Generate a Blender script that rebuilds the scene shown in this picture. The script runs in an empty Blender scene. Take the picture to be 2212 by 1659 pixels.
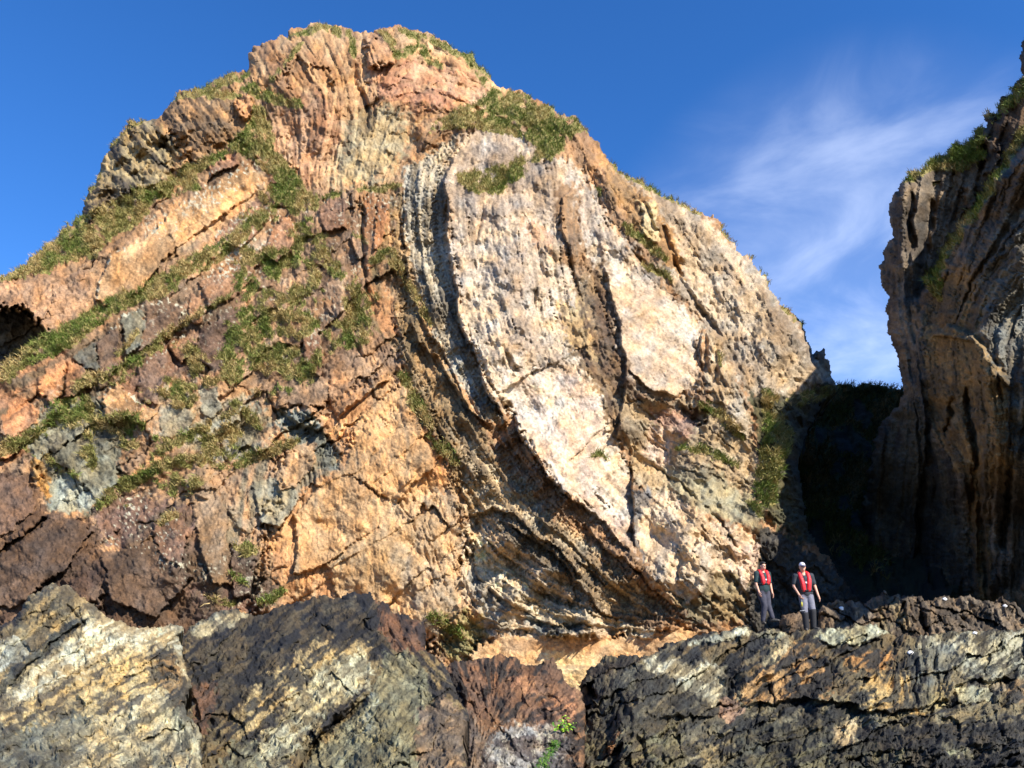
import bpy, bmesh, math, time
import numpy as np
from mathutils import Vector, Matrix
T0 = time.time()
scene = bpy.context.scene
COL = scene.collection
# ---------------------------------------------------------------- camera model (survey sheet units: 2212 x 1659)
F, CX, CY = 1737.0, 1106.0, 829.5
PITCH = math.radians(18.0)
CAM = np.array([0.0, 0.0, 1.6])
CP, SP = math.cos(PITCH), math.sin(PITCH)
def ray(px, py):
    dx = (np.asarray(px, float) - CX) / F
    dy = (CY - np.asarray(py, float)) / F
    return np.stack([dx, CP - dy * SP, SP + dy * CP], -1)
def at(px, py, y):
    r = ray(px, py)
    return CAM + r * (y / r[..., 1])[..., None]
# ---------------------------------------------------------------- sun
SUN_AZ, SUN_EL = math.radians(42.0), math.radians(36.0)   # from behind the viewer, towards the right
SUN = np.array([math.sin(SUN_AZ) * math.cos(SUN_EL), -math.cos(SUN_AZ) * math.cos(SUN_EL), math.sin(SUN_EL)])

# ---------------------------------------------------------------- numeric helpers
def sstep(a, b, x):
    t = np.clip((x - a) / (b - a + 1e-9), 0, 1)
    return t * t * (3 - 2 * t)
def lin(c):
    c = np.asarray(c, float) / 255.0
    return np.where(c <= 0.04045, c / 12.92, ((c + 0.055) / 1.055) ** 2.4)
def vnoise(shape, cell, seed):
    h, w = shape
    cy, cx = (cell if isinstance(cell, tuple) else (cell, cell))
    rng = np.random.RandomState(seed)
    g = rng.rand(int(h / cy) + 4, int(w / cx) + 4).astype(np.float32) * 2 - 1
    y = np.arange(h, dtype=np.float32) / cy; x = np.arange(w, dtype=np.float32) / cx
    yi = y.astype(int); xi = x.astype(int)
    fy = y - yi; fx = x - xi
    fy = (fy * fy * (3 - 2 * fy))[:, None]; fx = (fx * fx * (3 - 2 * fx))[None, :]
    r0 = g[yi]; r1 = g[yi + 1]
    rows = r0 + (r1 - r0) * fy
    return rows[:, xi] * (1 - fx) + rows[:, xi + 1] * fx
def fbm(shape, cell, octs, seed, gain=0.5):
    out = np.zeros(shape, np.float32); a = 1.0; n = 0
    for o in range(octs):
        out += a * vnoise(shape, max(cell, 1.01), seed + 17 * o); n += a * a
        a *= gain; cell /= 2.03
        if cell < 0.9: break
    return out / math.sqrt(n) / 0.5
def vor(u, v, seed):
    """cellular pattern: nearest distance, second minus nearest, cell random numbers, offsets from the centre"""
    ui = np.floor(u).astype(np.int64); vi = np.floor(v).astype(np.int64)
    f1 = np.full(u.shape, 9e9, np.float32); f2 = f1.copy()
    ids = np.zeros(u.shape, np.int64); ox = np.zeros(u.shape, np.float32); oy = ox.copy()
    def hsh(a, b, k):
        n = (a * 374761393 + b * 668265263 + (seed * 7 + k) * 362437) & 0x7fffffff
        n = ((n ^ (n >> 13)) * 1274126177) & 0x7fffffff
        n = ((n ^ (n >> 15)) * 1103515245 + 12345) & 0x7fffffff
        return ((n >> 4) & 0xffff) / 65535.0
    for a in (-1, 0, 1):
        for b in (-1, 0, 1):
            ca = ui + a; cb = vi + b
            dx = (ca + 0.1 + 0.8 * hsh(ca, cb, 1) - u).astype(np.float32); dy = (cb + 0.1 + 0.8 * hsh(ca, cb, 2) - v).astype(np.float32)
            d = dx * dx + dy * dy
            m = d < f1
            f2 = np.where(m, f1, np.minimum(f2, d))
            ids = np.where(m, ca * 92821 + cb * 68917, ids)
            ox = np.where(m, dx, ox); oy = np.where(m, dy, oy)
            f1 = np.where(m, d, f1)
    f1 = np.sqrt(f1); f2 = np.sqrt(f2)
    r = [hsh(ids, ids * 3 + 1, k) for k in (5, 6, 7)]
    return f1, f2 - f1, r, ox, oy
def bricks(u, v, wu, wv, seed, shear=0.25, wob=0.0):
    """joints of bedded rock: courses of uneven blocks"""
    def hs(a, b, k):
        n = (a * 374761393 + b * 668265263 + (seed * 13 + k) * 362437) & 0x7fffffff
        n = ((n ^ (n >> 13)) * 1274126177) & 0x7fffffff
        n = ((n ^ (n >> 15)) * 1103515245 + 12345) & 0x7fffffff
        return ((n >> 4) & 0xffff) / 65535.0
    def cell(x, row):                       # 1-D jittered partition
        k = np.floor(x).astype(np.int64); fr = x - k
        b0 = 0.15 + 0.7 * hs(k, row, 3)
        k2 = np.where(fr < b0, k - 1, k)
        lo = k2 + 0.15 + 0.7 * hs(k2, row, 3); hi = k2 + 1 + 0.15 + 0.7 * hs(k2 + 1, row, 3)
        return k2, x - lo, hi - x, hi - lo
    z = np.zeros(u.shape, np.int64)
    r, dl, dh, w = cell(v / wv + wob, z)
    de = np.minimum(dl, dh) * wv; oy = (dl / w - .5).astype(np.float32)
    k, el, eh, w2 = cell((u + shear * v * (hs(r, z, 8) * 2 - 0.4)) / (wu * (0.6 + 0.9 * hs(r, z, 4))) + 37 * hs(r, z, 5), r)
    de2 = np.minimum(el, eh) * wu
    ox = (el / w2 - .5).astype(np.float32)
    rr = [hs(r, k, q) for q in (11, 12, 13)]
    return np.minimum(de, de2).astype(np.float32), rr, ox, oy
def seg_field(px, py, poly, closed):
    P = np.asarray(poly, float); n = len(P)
    best = np.full(px.shape, 1e18); side = np.zeros(px.shape); al = np.zeros(px.shape)
    inside = np.zeros(px.shape, bool)
    segs = [(P[i], P[(i + 1) % n]) for i in range(n if closed else n - 1)]
    L = 0.0
    for a, b in segs:
        ex, ey = b - a; l2 = ex * ex + ey * ey + 1e-9
        t = np.clip(((px - a[0]) * ex + (py - a[1]) * ey) / l2, 0, 1)
        qx = px - a[0] - t * ex; qy = py - a[1] - t * ey
        d = qx * qx + qy * qy
        m = d < best
        best = np.where(m, d, best)
        if closed:
            c = ((a[1] > py) != (b[1] > py)) & (px < ex * (py - a[1]) / (ey if abs(ey) > 1e-9 else 1e-9) + a[0])
            inside ^= c
        else:
            side = np.where(m, ex * qy - ey * qx, side)
            al = np.where(m, L + t * math.sqrt(l2), al)
        L += math.sqrt(l2)
    d = np.sqrt(best)
    if closed: return np.where(inside, d, -d), None, L
    return np.where(side >= 0, d, -d), al, L     # positive = right-hand side of travel (sheet y points down)

class Layer:
    def __init__(s, x0, x1, y0, y1, step, seed, warp=((60, 7.0), (18, 3.0), (7, 1.6))):
        xs = np.arange(x0, x1 + 1, step); ys = np.arange(y0, y1 + 1, step)
        s.X, s.Y = np.meshgrid(xs.astype(np.float32), ys.astype(np.float32))
        s.x0, s.y0, s.step, s.seed = x0, y0, step, seed
        s.shape = s.X.shape
        s.WX, s.WY = s.X.copy(), s.Y.copy()
        for k, (cell, amp) in enumerate(warp):
            s.WX += amp * vnoise(s.shape, cell / step, seed + 100 + k); s.WY += amp * vnoise(s.shape, cell / step, seed + 200 + k)
        s.h = np.zeros(s.shape, np.float32)          # metres toward the viewer
        s.A = np.zeros(s.shape + (3,), np.float32); s.B = s.A.copy()
        s.grass = np.zeros(s.shape, np.float32); s.lich = np.zeros(s.shape, np.float32)
        s.rag = np.clip(fbm(s.shape, 7 / step, 3, seed + 300, .6), -1.6, 1.6)
        s.k = seed * 1000; s.flatm = np.zeros(s.shape, np.float32); s.slab = s.flatm.copy()
    def nxt(s):
        s.k += 31; return s.k
    def win(s, poly, m):
        P = np.asarray(poly, float)
        i0 = max(0, int((P[:, 1].min() - m - s.y0) / s.step)); i1 = min(s.shape[0], int((P[:, 1].max() + m - s.y0) / s.step) + 2)
        j0 = max(0, int((P[:, 0].min() - m - s.x0) / s.step)); j1 = min(s.shape[1], int((P[:, 0].max() + m - s.x0) / s.step) + 2)
        return (slice(i0, max(i0, i1)), slice(j0, max(j0, j1)))
    def field(s, poly, m, closed):
        w = s.win(poly, m + 14)
        wx, wy = s.WX[w], s.WY[w]
        if wx.size == 0: return w, None, None, 0
        if not closed:
            d, al, L = seg_field(wx, wy, poly, False)
            return w, d, al, L
        g = 3.0 if wx.size > 20000 else 1.5
        bx0, by0 = wx.min() - g, wy.min() - g
        gx = np.arange(bx0, wx.max() + 2 * g, g); gy = np.arange(by0, wy.max() + 2 * g, g)
        GX, GY = np.meshgrid(gx, gy)
        D, _, L = seg_field(GX, GY, poly, True)
        u = (wx - bx0) / g; v = (wy - by0) / g
        ui = u.astype(int); vi = v.astype(int); fu = u - ui; fv = v - vi
        d = (D[vi, ui] * (1 - fu) + D[vi, ui + 1] * fu) * (1 - fv) + (D[vi + 1, ui] * (1 - fu) + D[vi + 1, ui + 1] * fu) * fv
        return w, d.astype(np.float32), None, L
    def mask(s, poly, f):
        w, d, _, _ = s.field(poly, f, True)
        if d is None: return w, None
        return w, sstep(-.45 * f, .45 * f, d + .55 * f * s.rag[w])
    def paint(s, poly, A, B=None, f=12, k=1.0):
        w, m = s.mask(poly, f)
        if m is None: return
        m = (m * k)[..., None]
        s.A[w] += (lin(A) - s.A[w]) * m; s.B[w] += (lin(B if B is not None else A) - s.B[w]) * m
    def fill(s, A, B):
        s.A[:] = lin(A); s.B[:] = lin(B)
    def step_(s, line, h, w_=120, sharp=4, up=0, ends=30):
        """a break of slope: the right-hand side of the line stands h metres proud and fades back over w_"""
        w, d, al, L = s.field(line, w_ * 2.6, False)
        if d is None: return
        e = min(ends, L / 2.2)
        ew = e + 1.2 * np.abs(d) * min(1, w_ / 60)
        tp = sstep(0, ew, al) * sstep(0, ew, L - al)
        s.h[w] += h * tp * sstep(0, sharp, d) * np.exp(-np.maximum(d, 0) / w_)
        if up: s.h[w] -= up * tp * np.exp(-np.maximum(-d, 0) / (w_ * 0.3)) * (1 - sstep(-sharp, 0, d))
    def crev(s, line, width, depth, ends=25):
        w, d, al, L = s.field(line, width * 3, False)
        if d is None: return
        e = min(ends, L / 2.2)
        tp = sstep(0, e, al) * sstep(0, e, L - al)
        s.h[w] -= depth * tp * np.exp(-(d / (width * (0.35 + 0.65 * tp))) ** 2)
    def bump(s, poly, h, f=20):
        w, m = s.mask(poly, f)
        if m is not None: s.h[w] += h * m
    def flat(s, poly, k=0.85, h=0.3, f=3, tilt=(0, 0)):
        w, m = s.mask(poly, f)
        if m is None: return
        P = np.asarray(poly, float); c = P.mean(0); r = np.abs(P - c).max()
        s.flatm[w] = np.maximum(s.flatm[w], m * k)
        s.slab[w] += m * (h + tilt[0] * (s.X[w] - c[0]) / r + tilt[1] * (s.Y[w] - c[1]) / r)
    def lichen_line(s, line, width, k=1.0):
        w, d, al, L = s.field(line, width * 2, False)
        if d is None: return
        s.lich[w] = np.maximum(s.lich[w], k * (1 - sstep(0.5, 1.2, np.abs(d) / width)))
    def turf(s, poly, k=1.0, f=8):
        w, m = s.mask(poly, f)
        if m is not None: s.grass[w] = np.maximum(s.grass[w], m * k)
    def turf_line(s, line, width, k=1.0):
        w, d, al, L = s.field(line, width * 2, False)
        if d is None: return
        tp = 0.5 + 0.5 * sstep(0, 20, al) * sstep(0, 20, L - al)
        s.grass[w] = np.maximum(s.grass[w], k * (1 - sstep(0.6, 1.3, np.abs(d) / (width * tp))))
    def lichen(s, poly, k=1.0, f=15):
        w, m = s.mask(poly, f)
        if m is not None: s.lich[w] = np.maximum(s.lich[w], m * k)
    def direction(s, guides, eps=30.0):
        pts = []
        for g in guides:
            g = np.asarray(g, float)
            for a, b in zip(g[:-1], g[1:]):
                L = np.hypot(*(b - a)); n = max(1, int(L / 60)); th = math.atan2(b[1] - a[1], b[0] - a[0])
                for k in range(n): pts.append((*(a + (b - a) * (k + 0.5) / n), th))
        cs = 16
        gx = np.arange(s.x0 - cs, s.X.max() + 3 * cs, cs); gy = np.arange(s.y0 - cs, s.Y.max() + 3 * cs, cs)
        GX, GY = np.meshgrid(gx, gy); C = np.zeros(GX.shape); S = C.copy()
        for x, y, th in pts:
            wt = 1.0 / ((GX - x) ** 2 + (GY - y) ** 2 + eps ** 2) ** 1.6
            C += wt * math.cos(2 * th); S += wt * math.sin(2 * th)
        TH = np.arctan2(S, C)
        c, n_ = np.cos(TH), np.sin(TH)
        u = (s.WX - gx[0]) / cs; v = (s.WY - gy[0]) / cs
        ui = np.clip(u.astype(int), 0, len(gx) - 2); vi = np.clip(v.astype(int), 0, len(gy) - 2)
        fu = u - ui; fv = v - vi
        def bl(D): return (D[vi, ui] * (1 - fu) + D[vi, ui + 1] * fu) * (1 - fv) + (D[vi + 1, ui] * (1 - fu) + D[vi + 1, ui + 1] * fu) * fv
        th = 0.5 * np.arctan2(bl(n_), bl(c)) + 0.10 * vnoise(s.shape, 30 / s.step, s.nxt())
        s.DX = np.cos(th).astype(np.float32); s.DY = np.sin(th).astype(np.float32)
    def lic(s, cell, L, seed, n=10):
        """bedding: noise smeared along the direction field"""
        N = vnoise(s.shape, max(1.01, cell / s.step), seed) + 0.5 * vnoise(s.shape, max(1.01, cell * 0.5 / s.step), seed + 5)
        h, w = s.shape
        I, J = np.meshgrid(np.arange(h, dtype=np.float32), np.arange(w, dtype=np.float32), indexing='ij')
        acc = N.copy(); st = L / n / s.step
        for sg in (1, -1):
            i, j = I.copy(), J.copy(); px, py = s.DX * sg, s.DY * sg
            for k in range(n):
                i = i + py * st; j = j + px * st
                ii = np.clip(i, 0, h - 1).astype(np.int32); jj = np.clip(j, 0, w - 1).astype(np.int32)
                idx = ii * w + jj
                acc += N.ravel()[idx]
                dx = s.DX.ravel()[idx]; dy = s.DY.ravel()[idx]
                f = np.where(dx * px + dy * py < 0, -1, 1).astype(np.float32)
                px, py = dx * f, dy * f
        acc -= acc.mean()
        return acc / acc.std()

def new_mesh_object(name, verts, quads, mat, tris=None, smooth=True):
    me = bpy.data.meshes.new(name)
    nq = len(quads); nt = 0 if tris is None else len(tris)
    me.vertices.add(len(verts)); me.vertices.foreach_set('co', np.ascontiguousarray(verts, np.float32).ravel())
    loops = np.concatenate([np.asarray(quads, np.int32).ravel()] + ([np.asarray(tris, np.int32).ravel()] if nt else []))
    me.loops.add(len(loops)); me.loops.foreach_set('vertex_index', loops)
    me.polygons.add(nq + nt)
    st = np.concatenate([np.arange(nq) * 4, nq * 4 + np.arange(nt) * 3]).astype(np.int32)
    me.polygons.foreach_set('loop_start', st)
    me.polygons.foreach_set('use_smooth', np.full(nq + nt, smooth, bool))
    me.update(calc_edges=True); me.validate()
    me.materials.append(mat)
    o = bpy.data.objects.new(name, me); COL.objects.link(o)
    return o
def set_color(o, rgb, name='tint'):
    a = o.data.color_attributes.new(name, 'FLOAT_COLOR', 'POINT')
    c = np.ones((len(rgb), 4), np.float32); c[:, :3] = rgb
    a.data.foreach_set('color', c.ravel())

def finish(L, name, mat, outline, ybase, nrm=(0, -0.85, 0.5), hf=None, roll=(30, 3.0), back=((0, 3, 0.3), (0, 6, -6)), grass_lift=0.07, edgewarp=True):
    """turn a relief sheet into a solid piece of terrain: face, rounded brow and a back"""
    w, d, _, _ = L.field(outline, 60, True)
    D = np.full(L.shape, -99.0, np.float32); D[w] = d
    D += 1.5 * vnoise(L.shape, 5 / L.step, L.nxt()) + 2.5 * vnoise(L.shape, 13 / L.step, L.nxt())
    V = D > 0
    r, R = roll
    q = np.clip(D / r, 0, 1)
    rollh = R * (1 - np.sqrt(np.clip(1 - (1 - q) ** 2, 0, 1)))
    g = L.grass
    R3 = ray(L.X, L.Y)
    y = ybase - L.h + rollh
    P = CAM + R3 * (y / R3[..., 1])[..., None]
    nv = np.array(nrm, float); nv /= np.linalg.norm(nv)
    if hf is not None: P = P + nv * hf[..., None]
    P = P + nv * (g * grass_lift * (1 + 0.8 * fbm(L.shape, 14 / L.step, 3, L.nxt())))[..., None]
    L.P, L.V = P, V
    idx = -np.ones(L.shape, np.int64); n = int(V.sum()); idx[V] = np.arange(n)
    Q = V[:-1, :-1] & V[1:, :-1] & V[:-1, 1:] & V[1:, 1:]
    a = idx[:-1, :-1]; b = idx[1:, :-1]; c = idx[1:, 1:]; e = idx[:-1, 1:]
    quads = np.stack([a[Q], b[Q], c[Q], e[Q]], -1)
    Qp = np.pad(Q, 1)
    inner = Qp[1:-1, 1:-1]
    ed = []
    m = inner & ~Qp[:-2, 1:-1]; ed.append(np.stack([e[m], a[m]], -1))
    m = inner & ~Qp[2:, 1:-1]; ed.append(np.stack([b[m], c[m]], -1))
    m = inner & ~Qp[1:-1, :-2]; ed.append(np.stack([a[m], b[m]], -1))
    m = inner & ~Qp[1:-1, 2:]; ed.append(np.stack([c[m], e[m]], -1))
    ed = np.concatenate(ed)
    verts = P[V]; bv = np.unique(ed); pos = {}
    maps = [np.arange(n)]
    allv = [verts]; cols_idx = [np.arange(n)]
    prev = lambda k: k
    base = n; ringmap = np.full(n, -1, np.int64)
    prevmap = np.arange(n)
    def target(off):
        if off[0] == 'r':
            vd = verts[bv] - CAM; vd /= np.linalg.norm(vd, axis=1)[:, None]
            return verts[bv] + vd * off[1] + np.array((0, 0, off[2]))
        return verts[bv] + np.array(off)
    cur = verts[bv]; tint = [np.ones(n)]
    for off in back:
        tg = target(off); ln = np.linalg.norm(tg - cur, axis=1).mean(); k = int(np.clip(ln / 0.5, 1, 7))
        for q_ in range(1, k + 1):
            ringmap = np.full(n, -1, np.int64); ringmap[bv] = base + np.arange(len(bv))
            pq = cur + (tg - cur) * (q_ / k)
            if q_ < k and ln > .6:
                a_ = min(.35, ln / k * .4)
                pq = pq + a_ * np.stack([np.sin(pq[:, 2] * 2.3 + 1.7 * pq[:, 1] + 3 * np.sin(pq[:, 0] * 1.3)), np.sin(pq[:, 0] * 2.9 + pq[:, 2] * 1.9), np.sin(pq[:, 1] * 2.1 + 2 * np.sin(pq[:, 2] * 1.7))], -1) * np.sin(q_ * 2.4 + 1)
            allv.append(pq); cols_idx.append(bv)
            tint.append(.85 + .3 * np.sin(pq[:, 0] * 3.1 + 2 * np.sin(pq[:, 1] * 2.7 + q_)) * np.sin(pq[:, 2] * 3.7 + 1.3 * np.sin(pq[:, 1] * 4.1)))
            quads = np.concatenate([quads, np.stack([prevmap[ed[:, 1]], prevmap[ed[:, 0]], ringmap[ed[:, 0]], ringmap[ed[:, 1]]], -1)])
            prevmap = ringmap; base += len(bv)
        cur = tg
    o = new_mesh_object(name, np.concatenate(allv), quads, mat)
    # colour of the stone
    col = L.col[V]
    set_color(o, col[np.concatenate(cols_idx)] * np.concatenate(tint)[:, None])
    a = o.data.attributes.new('turf', 'FLOAT', 'POINT')
    a.data.foreach_set('value', g[V][np.concatenate(cols_idx)].astype(np.float32))
    return o

def compose_colour(L, streak, blot, lichen_cell=4.5, white=(226, 216, 196), var=0.13, fine=0.13, desat=0.13, edge=1.1):
    m = sstep(-edge, edge, 0.75 * streak + 0.75 * blot)[..., None]
    c = L.A + (L.B - L.A) * m
    v = 1 + var * fbm(L.shape, 9 / L.step, 3, L.nxt()) + fine * fbm(L.shape, 3.4 / L.step, 2, L.nxt()) * (0.6 + 0.4 * vnoise(L.shape, 40 / L.step, L.nxt()))
    c = c * np.clip(v, 0.5, 1.5)[..., None]
    lum = c @ np.array([.3, .55, .15]); c = c + (lum[..., None] - c) * desat
    hue = 0.06 * fbm(L.shape, 24 / L.step, 2, L.nxt())
    c = c * np.stack([1 + hue, np.ones_like(hue), 1 - 1.5 * hue], -1)
    sp = fbm(L.shape, lichen_cell / L.step, 3, L.nxt()) + 0.5 * fbm(L.shape, 50 / L.step, 2, L.nxt())
    m = sstep(1.25, 1.7, sp + 0.8 * (L.lich - 0.5)) * np.clip(L.lich * 1.5, 0, 1) * 0.9
    c = c + (lin(white) * 0.85 - c) * m[..., None]
    L.col = np.clip(c * np.array([.69, .705, .605]), 0.008, 0.6).astype(np.float32)

# ---------------------------------------------------------------- materials
def nodes_of(name):
    m = bpy.data.materials.new(name); m.use_nodes = True
    nt = m.node_tree; nt.nodes.clear()
    out = nt.nodes.new('ShaderNodeOutputMaterial'); b = nt.nodes.new('ShaderNodeBsdfPrincipled')
    nt.links.new(b.outputs[0], out.inputs[0])
    return m, nt, b
def rock_material(name, scale=1.0, bump=0.5, rough=0.92, spec=0.25, turf_col=((88, 88, 44), (152, 136, 84))):
    m, nt, b = nodes_of(name); N, Lk = nt.nodes, nt.links
    tc = N.new('ShaderNodeTexCoord'); at_ = N.new('ShaderNodeAttribute'); at_.attribute_name = 'tint'
    n1 = N.new('ShaderNodeTexNoise'); n1.inputs['Scale'].default_value = 5.5 * scale; n1.inputs['Detail'].default_value = 6; n1.inputs['Roughness'].default_value = 0.65
    n2 = N.new('ShaderNodeTexNoise'); n2.inputs['Scale'].default_value = 22 * scale; n2.inputs['Detail'].default_value = 4
    vo = N.new('ShaderNodeTexVoronoi'); vo.feature = 'DISTANCE_TO_EDGE'; vo.inputs['Scale'].default_value = 2.6 * scale
    for n in (n1, n2): Lk.new(tc.outputs['Object'], n.inputs['Vector'])
    wadd = N.new('ShaderNodeVectorMath'); wadd.operation = 'MULTIPLY_ADD'; wadd.inputs[1].default_value = (0.5, 0.5, 0.5)
    Lk.new(n1.outputs['Color'], wadd.inputs[0]); Lk.new(tc.outputs['Object'], wadd.inputs[2]); Lk.new(wadd.outputs[0], vo.inputs['Vector'])
    mr = N.new('ShaderNodeMapRange'); mr.inputs['From Min'].default_value = 0.3; mr.inputs['From Max'].default_value = 0.7; mr.inputs['To Min'].default_value = 0.72; mr.inputs['To Max'].default_value = 1.26
    Lk.new(n1.outputs['Fac'], mr.inputs['Value'])
    mr2 = N.new('ShaderNodeMapRange'); mr2.inputs['From Min'].default_value = 0.3; mr2.inputs['From Max'].default_value = 0.7; mr2.inputs['To Min'].default_value = 0.82; mr2.inputs['To Max'].default_value = 1.16
    Lk.new(n2.outputs['Fac'], mr2.inputs['Value'])
    mu = N.new('ShaderNodeMath'); mu.operation = 'MULTIPLY'; Lk.new(mr.outputs[0], mu.inputs[0]); Lk.new(mr2.outputs[0], mu.inputs[1])
    vm = N.new('ShaderNodeVectorMath'); vm.operation = 'SCALE'; Lk.new(at_.outputs['Color'], vm.inputs[0]); Lk.new(mu.outputs[0], vm.inputs['Scale'])
    tf = N.new('ShaderNodeAttribute'); tf.attribute_name = 'turf'
    ramp = N.new('ShaderNodeValToRGB'); ramp.color_ramp.elements[0].position = 0.36; ramp.color_ramp.elements[1].position = 0.64
    ramp.color_ramp.elements[0].color = (*lin(turf_col[0]), 1); ramp.color_ramp.elements[1].color = (*lin(turf_col[1]), 1)
    Lk.new(n1.outputs['Fac'], ramp.inputs[0])
    mx = N.new('ShaderNodeMix'); mx.data_type = 'RGBA'
    thr = N.new('ShaderNodeMapRange'); thr.inputs['From Min'].default_value = 0.35; thr.inputs['From Max'].default_value = 0.6; Lk.new(tf.outputs['Fac'], thr.inputs['Value'])
    Lk.new(thr.outputs[0], mx.inputs['Factor']); Lk.new(vm.outputs[0], mx.inputs['A']); Lk.new(ramp.outputs[0], mx.inputs['B'])
    Lk.new(mx.outputs['Result'], b.inputs['Base Color'])
    b.inputs['Roughness'].default_value = rough; b.inputs['Specular IOR Level'].default_value = spec
    cr = N.new('ShaderNodeMapRange'); cr.inputs['From Max'].default_value = 0.09; cr.inputs['To Min'].default_value = -0.22; cr.inputs['To Max'].default_value = 0; Lk.new(vo.outputs['Distance'], cr.inputs['Value'])
    s1 = N.new('ShaderNodeMath'); s1.operation = 'MULTIPLY_ADD'; s1.inputs[1].default_value = 0.35; Lk.new(n2.outputs['Fac'], s1.inputs[0]); Lk.new(n1.outputs['Fac'], s1.inputs[2])
    s2 = N.new('ShaderNodeMath'); s2.operation = 'ADD'; Lk.new(s1.outputs[0], s2.inputs[0]); Lk.new(cr.outputs[0], s2.inputs[1])
    bp = N.new('ShaderNodeBump'); bp.inputs['Strength'].default_value = 0.55; bp.inputs['Distance'].default_value = bump * 0.25
    Lk.new(s2.outputs[0], bp.inputs['Height']); Lk.new(bp.outputs[0], b.inputs['Normal'])
    return m
def attr_material(name, rough=0.8, attr='tint'):
    m, nt, b = nodes_of(name)
    a = nt.nodes.new('ShaderNodeAttribute'); a.attribute_name = attr
    nt.links.new(a.outputs['Color'], b.inputs['Base Color']); b.inputs['Roughness'].default_value = rough
    b.inputs['Specular IOR Level'].default_value = 0.2
    return m
def plain(name, c, rough=0.7, nscale=30, amt=0.25, bump=0.0):
    m, nt, b = nodes_of(name)
    tc = nt.nodes.new('ShaderNodeTexCoord'); n = nt.nodes.new('ShaderNodeTexNoise'); n.inputs['Scale'].default_value = nscale; n.inputs['Detail'].default_value = 4
    nt.links.new(tc.outputs['Object'], n.inputs['Vector'])
    r = nt.nodes.new('ShaderNodeValToRGB'); c = lin(c)
    r.color_ramp.elements[0].position = 0.3; r.color_ramp.elements[1].position = 0.7
    r.color_ramp.elements[0].color = (*(c * (1 - amt)), 1); r.color_ramp.elements[1].color = (*np.clip(c * (1 + amt), 0, 1), 1)
    nt.links.new(n.outputs['Fac'], r.inputs[0]); nt.links.new(r.outputs[0], b.inputs['Base Color']); b.inputs['Roughness'].default_value = rough
    if bump:
        bp = nt.nodes.new('ShaderNodeBump'); bp.inputs['Distance'].default_value = bump; nt.links.new(n.outputs['Fac'], bp.inputs['Height']); nt.links.new(bp.outputs[0], b.inputs['Normal'])
    return m
M_ROCK = rock_material('cliff rock', 1.0, 0.32)
M_SHADE = rock_material('dark cliff rock', 0.8, 0.7)
M_SHORE = rock_material('shore rock', 2.2, 0.28, rough=0.8, spec=0.35)
M_GRASS = attr_material('grass blades', 0.75)
def structure(o): o['kind'] = 'structure'; return o
def tag(o, label, cat, group=None):
    o['label'] = label; o['category'] = cat
    if group: o['group'] = group
    return o

#@@MAIN
# ================================================================ MAIN CLIFF
Lm = Layer(-420, 1900, 30, 1520, 2, 3)
SIL = [(-560, 790), (-300, 700), (-160, 660), (0, 597), (60, 560), (130, 510), (178, 470), (186, 430), (205, 375), (245, 312), (285, 265), (330, 255), (370, 225), (390, 200), (450, 180), (490, 160), (530, 142),
       (541, 108), (575, 90), (618, 80), (625, 62), (660, 55), (682, 40), (700, 50), (740, 58), (770, 66), (820, 62), (860, 56), (900, 62), (940, 76), (972, 88), (985, 103), (1010, 113), (1030, 140), (1055, 150),
       (1068, 175), (1095, 185), (1130, 200), (1160, 215), (1190, 232), (1210, 250), (1240, 255), (1265, 280), (1290, 310), (1320, 345), (1360, 375), (1400, 400), (1440, 425), (1480, 440), (1520, 460),
       (1552, 475), (1580, 505), (1600, 540), (1630, 565), (1655, 600), (1680, 640), (1710, 665), (1738, 698), (1757, 745), (1764, 775), (1768, 756), (1778, 756), (1787, 775), (1798, 796), (1806, 815), (1815, 834),
       (1800, 848), (1772, 872), (1742, 930), (1728, 1010), (1732, 1110), (1780, 1200), (1850, 1290), (1880, 1600), (-560, 1600)]
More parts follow.
